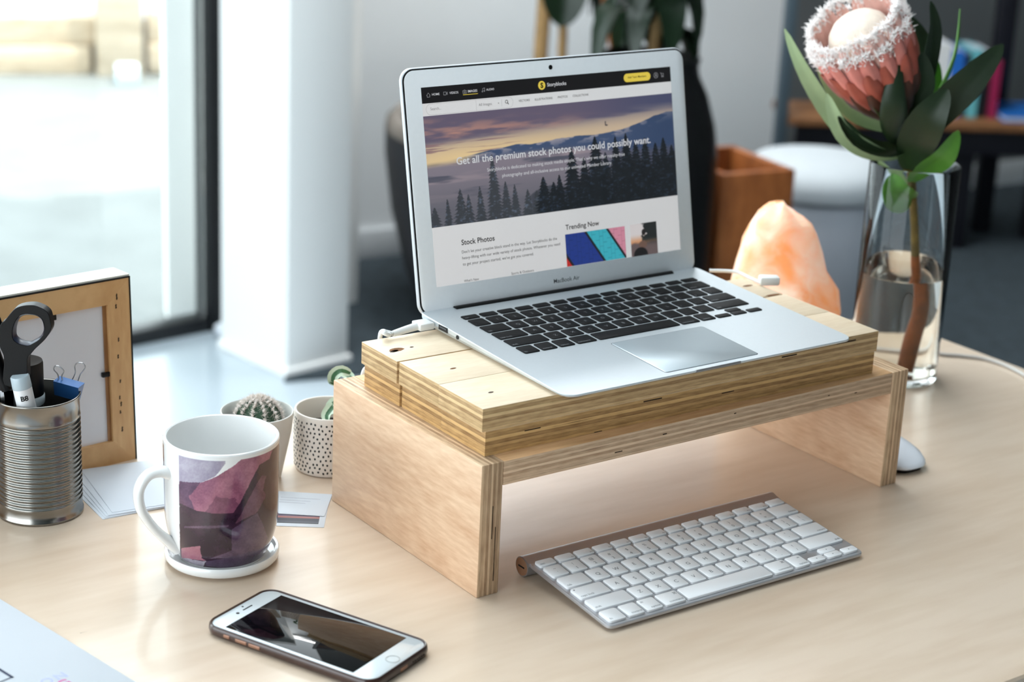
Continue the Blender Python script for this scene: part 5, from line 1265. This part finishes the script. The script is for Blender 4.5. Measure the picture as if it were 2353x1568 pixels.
# leaves: midrib points, width, material, facing
def L3(*p): return [tuple(pp(q)) for q in p]
leaf('leaf', L3((0.4051, 1.9900, 0.9940), (0.3650, 1.9720, 1.0042), (0.3280, 1.9620, 1.0351), (0.2922, 1.9580, 1.0827), (0.2683, 1.9620, 1.1260)), 0.0195, M_greenl, pro, (-0.5, -0.9, 0.3), 0.2)
leaf('leaf', L3((0.3979, 1.9950, 1.0174), (0.3546, 1.9850, 1.0354), (0.3217, 1.9750, 1.0718), (0.3031, 1.9750, 1.1078)), 0.0185, M_greenl, pro, (-0.5, -0.9, 0.2), 0.2)
leaf('leaf', L3((0.4064, 1.9850, 0.9914), (0.3692, 1.9550, 1.0035), (0.3356, 1.9450, 1.0251), (0.3164, 1.9480, 1.0628)), 0.0225, M_greenl, pro, (-0.6, -0.8, 0.1), 0.3, twist=0.5)
leaf('leaf', L3((0.4125, 1.9850, 1.0036), (0.3822, 1.9500, 1.0029), (0.3511, 1.9350, 1.0140), (0.3288, 1.9400, 1.0406)), 0.0300, M_greend, pro, (0.1, -0.5, 0.9), 0.35)
leaf('leaf', L3((0.4107, 1.9850, 1.0116), (0.3891, 1.9550, 1.0325), (0.3684, 1.9400, 1.0530), (0.3536, 1.9380, 1.0742)), 0.0170, mat('olive_leaf', (112, 128, 74), 0.45, var=0.15, vscale=30), pro, (0.4, -0.8, 0.5), 0.3)
leaf('leaf', L3((0.4132, 1.9850, 1.0060), (0.3913, 1.9350, 1.0298), (0.3812, 1.9150, 1.0609), (0.3800, 1.9200, 1.1094)), 0.030, M_greend, pro, (0.0, -1, 0.1), -0.3)
leaf('leaf', L3((0.4163, 2.0000, 1.0077), (0.4258, 2.0000, 1.0485), (0.4309, 2.0000, 1.0980), (0.4318, 2.0000, 1.1304), (0.4242, 2.0000, 1.1567)), 0.0185, M_greend, pro, (0.3, -1, 0.1), 0.25)
leaf('leaf', L3((0.4203, 2.0100, 1.0009), (0.4456, 2.0200, 1.0527), (0.4623, 2.0300, 1.0967), (0.4630, 2.0300, 1.1459)), 0.013, M_greenb, pro, (0.95, -0.4, 0.1), 0.3)
leaf('leaf', L3((0.4168, 1.9850, 0.9990), (0.4399, 1.9650, 1.0468), (0.4676, 1.9550, 1.0846), (0.4948, 1.9550, 1.1214)), 0.0370, M_greend, pro, (-0.1, -1, -0.1), 0.12)
leaf('leaf', L3((0.4182, 1.9850, 0.9776), (0.4144, 1.9450, 1.0148), (0.4206, 1.9250, 1.0471), (0.4364, 1.9250, 1.0774)), 0.0420, M_greend, pro, (-0.2, -1, 0.0), 0.2)
leaf('leaf', L3((0.4236, 1.9900, 0.9545), (0.4333, 1.9650, 0.9839), (0.4465, 1.9500, 1.0036), (0.4581, 1.9500, 1.0298)), 0.0330, M_greenb, pro, (0.1, -0.8, -0.6), 0.2)
leaf('leaf', L3((0.4274, 1.9950, 0.9330), (0.4124, 1.9750, 0.9451), (0.4015, 1.9650, 0.9600), (0.3978, 1.9680, 0.9739)), 0.0330, M_greenb, pro, (-0.2, -1, 0.2), 0.5)
leaf('leaf', L3((0.4233, 2.0000, 0.9442), (0.4075, 1.9980, 0.9595), (0.3960, 1.9950, 0.9732), (0.3864, 1.9950, 0.9843)), 0.012, M_greenl, pro, (-0.4, -0.9, 0.2), 0.3)
leaf('leaf', L3((0.4133, 2.0300, 1.0204), (0.4374, 2.0450, 1.0643), (0.4303, 2.0500, 1.1060), (0.4090, 2.0500, 1.1357)), 0.022, M_greend, pro, (0.2, -1, 0.2), 0.2)
leaf('leaf', L3((0.4186, 2.0200, 0.9986), (0.4359, 2.0300, 1.0311), (0.4458, 2.0300, 1.0603), (0.4458, 2.0300, 1.0888)), 0.018, M_greenb, pro, (0.4, -1, 0.1), 0.2)
leaf('leaf', L3((0.4041, 1.9800, 1.0209), (0.4061, 1.9600, 1.0531), (0.4161, 1.9550, 1.0776), (0.4116, 1.9550, 1.1094)), 0.030, M_greend, pro, (0.1, -1, 0), 0.2)

# ============================================================ THINGS FURTHER BACK IN THE ROOM
rug = tag(poly('dark_carpet', [(-0.50, 3.915), (-0.30, 3.99), (0.30, 3.60), (1.3, 2.6), (3.4, 2.6), (3.4, 7.25), (-0.50, 4.86)], 0.001, 0.008, mat('charcoal_carpet', (52, 62, 68), 0.95, var=0.25, vscale=30, bump=0.6, bscale=300)),
    'dark charcoal carpet on the floor behind the desk', 'carpet')
# big dark planter
M_pl = mat('charcoal_planter', (38, 40, 46), 0.5, var=0.25, vscale=6)
pt = thing('large_planter', 'large dark charcoal planter bowl on the floor behind the laptop', 'planter', (0.052, 4.50, 0.008))
lathe('bowl', [(0, 0), (0.27, 0), (0.285, 0.01), (0.33, 0.12), (0.365, 0.26), (0.383, 0.40), (0.384, 0.455), (0.378, 0.485), (0.362, 0.495), (0.345, 0.485), (0.34, 0.44)], M_pl, pt, 64)
lathe('rim_band', [(0.3845, 0.462), (0.3815, 0.482), (0.366, 0.4968), (0.342, 0.4868)], mat('worn_rim', (132, 124, 116), 0.7, var=0.25, vscale=12), pt, 64)
lathe('pebbles', [(0.345, 0.452), (0.2, 0.458), (0, 0.46)], mat('pale_pebbles', (176, 170, 162), 0.9, var=0.25, vscale=60, bump=1.0, bscale=60), pt, 40)
pa = thing('rubber_plant', 'leafy plant with tan stems growing in the large dark planter', 'plant', (0.09, 4.48, 0.465))
PA = Matrix.Translation(pa.location).inverted()
def P2(*p): return [tuple(PA @ Vector(q)) for q in p]
M_tan = mat('tan_stem', (158, 126, 82), 0.7, var=0.25, vscale=25)
M_pg = mat('plant_green', (16, 34, 16), 0.35, var=0.3, vscale=8)
tube('stem', P2((0.0382, 4.4500, 0.5333), (0.0363, 4.4500, 0.6589), (0.0389, 4.4500, 0.7724), (0.0411, 4.4500, 0.9739)), 0.017, M_tan, pa, 10)
tube('stem', P2((0.1011, 4.4000, 0.5567), (0.0869, 4.4000, 0.6699), (0.0852, 4.4000, 0.7413), (0.0735, 4.4000, 1.0000)), 0.011, M_tan, pa, 10)
tube('stem', P2((0.2478, 4.4500, 0.5537), (0.1970, 4.4500, 0.7387), (0.1603, 4.4500, 0.8390), (0.1331, 4.4500, 0.9582)), 0.013, mat('orange_stem', (176, 102, 50), 0.6, var=0.2), pa, 10)
def bl_(pts, w, m=M_pg, f=(0, -1, 0.2)): leaf('leaf', P2(*pts), w, m, pa, f, 0.25, 0.003, 12)
bl_(((0.0727, 4.3500, 1.0241), (0.0825, 4.3300, 0.8906), (0.0825, 4.3200, 0.8132), (0.0807, 4.3200, 0.7515)), 0.115)
bl_(((0.1606, 4.4500, 1.0582), (0.1890, 4.4500, 0.9208), (0.2308, 4.4500, 0.8220), (0.2566, 4.4500, 0.7722)), 0.10)
bl_(((0.2920, 4.4000, 0.9313), (0.2662, 4.3600, 0.8359), (0.2395, 4.3400, 0.7678), (0.2124, 4.3400, 0.6881)), 0.115)
# tall black floor vase with dark foliage
tv = thing('floor_vase', 'tall black floor vase with sloping shoulders beside the wooden crate', 'vase', (0.245, 3.70, 0.008))
lathe('body', [(0, 0), (0.135, 0), (0.145, 0.01), (0.149, 0.10), (0.151, 0.54), (0.149, 0.60), (0.139, 0.66), (0.120, 0.72), (0.102, 0.755), (0.098, 0.775), (0.102, 0.79), (0.092, 0.795), (0.086, 0.77), (0, 0.74)], mat('vase_black', (9, 9, 11), 0.38, var=0.1), tv, 56)
pbk = thing('dark_foliage', 'dense dark green foliage rising from the tall black floor vase', 'plant', (0.245, 3.70, 0.75))
PB = Matrix.Translation(pbk.location).inverted()
tube('stem', [(0, 0, 0), (0.01, 0, 0.1), (0.0, 0, 0.35)], 0.012, M_tan, pbk, 8)
random.seed(21)
for i in range(26):
    a = 2 * math.pi * i / 26 * 2.6; h = 0.04 + 0.30 * (i / 26); r = random.uniform(0.08, 0.125)
    b0_ = Vector((0.01 * math.cos(a), 0.01 * math.sin(a), h)); o_ = Vector((math.cos(a), math.sin(a), 0))
    leaf('leaf', [b0_, b0_ + o_ * r * 0.4 + Vector((0, 0, 0.05)), b0_ + o_ * r * 0.85 + Vector((0, 0, 0.02)), b0_ + o_ * r * 1.0 + Vector((0, 0, -0.06 - 0.05 * random.random()))], random.uniform(0.045, 0.07), M_pg, pbk, (0, 0, 1), 0.2, 0.003, 8)
# narrow wooden crate
CRF = (0.4111, 3.7252, 0.5600)
M_cr = wood('oiled_wood', (176, 104, 52), (128, 68, 28), (8, 8, 3), 0.5)
cw = thing('wooden_crate', 'tall open brown wooden crate standing behind the salt lamp', 'crate', (CRF[0], CRF[1], 0.008), (0, 0, R(27)))
cwd, cdp, cht = 0.178, 0.24, 0.552
box('front_panel', (0, 0, 0), (cwd, 0.02, cht), M_cr, cw, 0.003)
box('back_panel', (0, cdp - 0.02, 0), (cwd, cdp, cht), M_cr, cw, 0.003)
box('side_panel', (0, 0.0205, 0), (0.02, cdp - 0.0205, cht), M_cr, cw, 0.003)
box('side_panel', (cwd - 0.02, 0.0205, 0), (cwd, cdp - 0.0205, cht), M_cr, cw, 0.003)
box('bottom_panel', (0.0205, 0.0205, 0.01), (cwd - 0.0205, cdp - 0.0205, 0.03), M_cr, cw)
# white drum stool
ws = thing('white_stool', 'round white padded stool right of the wooden crate', 'stool', (0.700, 4.30, 0.008))
M_ws = mat('white_upholstery', (196, 202, 206), 0.7, var=0.02)
lathe('cushion', [(0, 0.395), (0.165, 0.395), (0.178, 0.402), (0.182, 0.425), (0.176, 0.448), (0.150, 0.468), (0.09, 0.480), (0, 0.484)], M_ws, ws, 56)
lathe('drum', [(0, 0), (0.160, 0), (0.168, 0.01), (0.172, 0.38), (0.165, 0.392), (0, 0.392)], mat('pale_grey_upholstery', (170, 175, 184), 0.7, var=0.02), ws, 56)
# low shelf bench with posts
sh = thing('shelf_bench', 'dark framed bench shelf with a wooden top along the back wall', 'shelf', (0.745, 5.20, -0.030), (0, 0, R(4)))
M_shw = wood('shelf_wood', (150, 104, 66), (112, 74, 44), (3, 18, 18), 0.5)
M_iron = mat('dark_iron', (26, 26, 34), 0.5, 0.3, var=0.1); M_irb = mat('blue_grey_steel', (92, 108, 118), 0.45, 0.4, var=0.08)
box('shelf_board', (0.0, 0.0, 0.400), (1.5, 0.25, 0.424), M_shw, sh, 0.003)
box('apron', (0.03, 0.03, 0.325), (1.5, 0.05, 0.399), M_iron, sh, 0.002)
box('post', (-0.034, 0.0, 0.038), (-0.002, 0.04, 1.9), M_irb, sh, 0.003)
box('post', (0.645, 0.255, 0.038), (0.70, 0.30, 1.9), M_iron, sh, 0.003)
for x, y in ((0.50, 0.06), (0.78, 0.06), (0.50, 0.21), (0.78, 0.21), (1.4, 0.06)):
    box('leg', (x, y, 0.038), (x + 0.062, y + 0.03, 0.399), M_iron, sh, 0.002)
shM = Matrix.LocRotScale(Vector(sh.location), Euler((0, 0, R(4))), None)
def onshelf(name, x, y, w, d, h, rgb, label, cat='book', z=0.4245, page=True):
    t = thing(name, label, cat, tuple(shM @ Vector((x, y, z))), (0, 0, R(4)), 'books in the row on the bench shelf')
    m = mat('cover_' + label[:18], rgb, 0.5, var=0.03)
    t_ = min(0.0025, w * 0.2)
    box('cover', (0, 0, 0), (w, t_, h), m, t); box('cover', (0, t_, 0), (t_, d, h), m, t); box('cover', (w - t_, t_, 0), (w, d, h), m, t)
    box('pages', (t_, t_, 0.003), (w - t_, d - 0.003, h - 0.003), M_paper, t)
onshelf('book', 0.425, 0.08, 0.040, 0.16, 0.205, (222, 222, 220), 'white book on the bench shelf behind the protea')
onshelf('book', 0.468, 0.07, 0.034, 0.16, 0.190, (34, 104, 190), 'blue book on the bench shelf behind the protea')
onshelf('book', 0.504, 0.08, 0.020, 0.16, 0.180, (24, 26, 36), 'navy book between blue and teal books on the shelf')
onshelf('book', 0.526, 0.07, 0.026, 0.16, 0.195, (104, 182, 190), 'teal book on the bench shelf behind the protea')
onshelf('book', 0.555, 0.08, 0.030, 0.16, 0.190, (20, 20, 26), 'black book right of the teal book on the shelf')
onshelf('book', 0.588, 0.07, 0.022, 0.16, 0.165, (150, 30, 74), 'crimson book at the right end of the shelf row')
fo = thing('blue_folder', 'bright blue folder lying flat on the bench shelf', 'folder', tuple(shM @ Vector((0.62, 0.02, 0.4245))), (0, 0, R(5)))
box('cover', (0, 0, 0), (0.32, 0.22, 0.004), mat('folder_blue', (26, 98, 176), 0.4), fo, 0.001); box('cover', (0, 0, 0.014), (0.32, 0.22, 0.018), mat('folder_blue'), fo, 0.001); box('sheets', (0.004, 0.003, 0.004), (0.316, 0.217, 0.014), M_paper, fo)
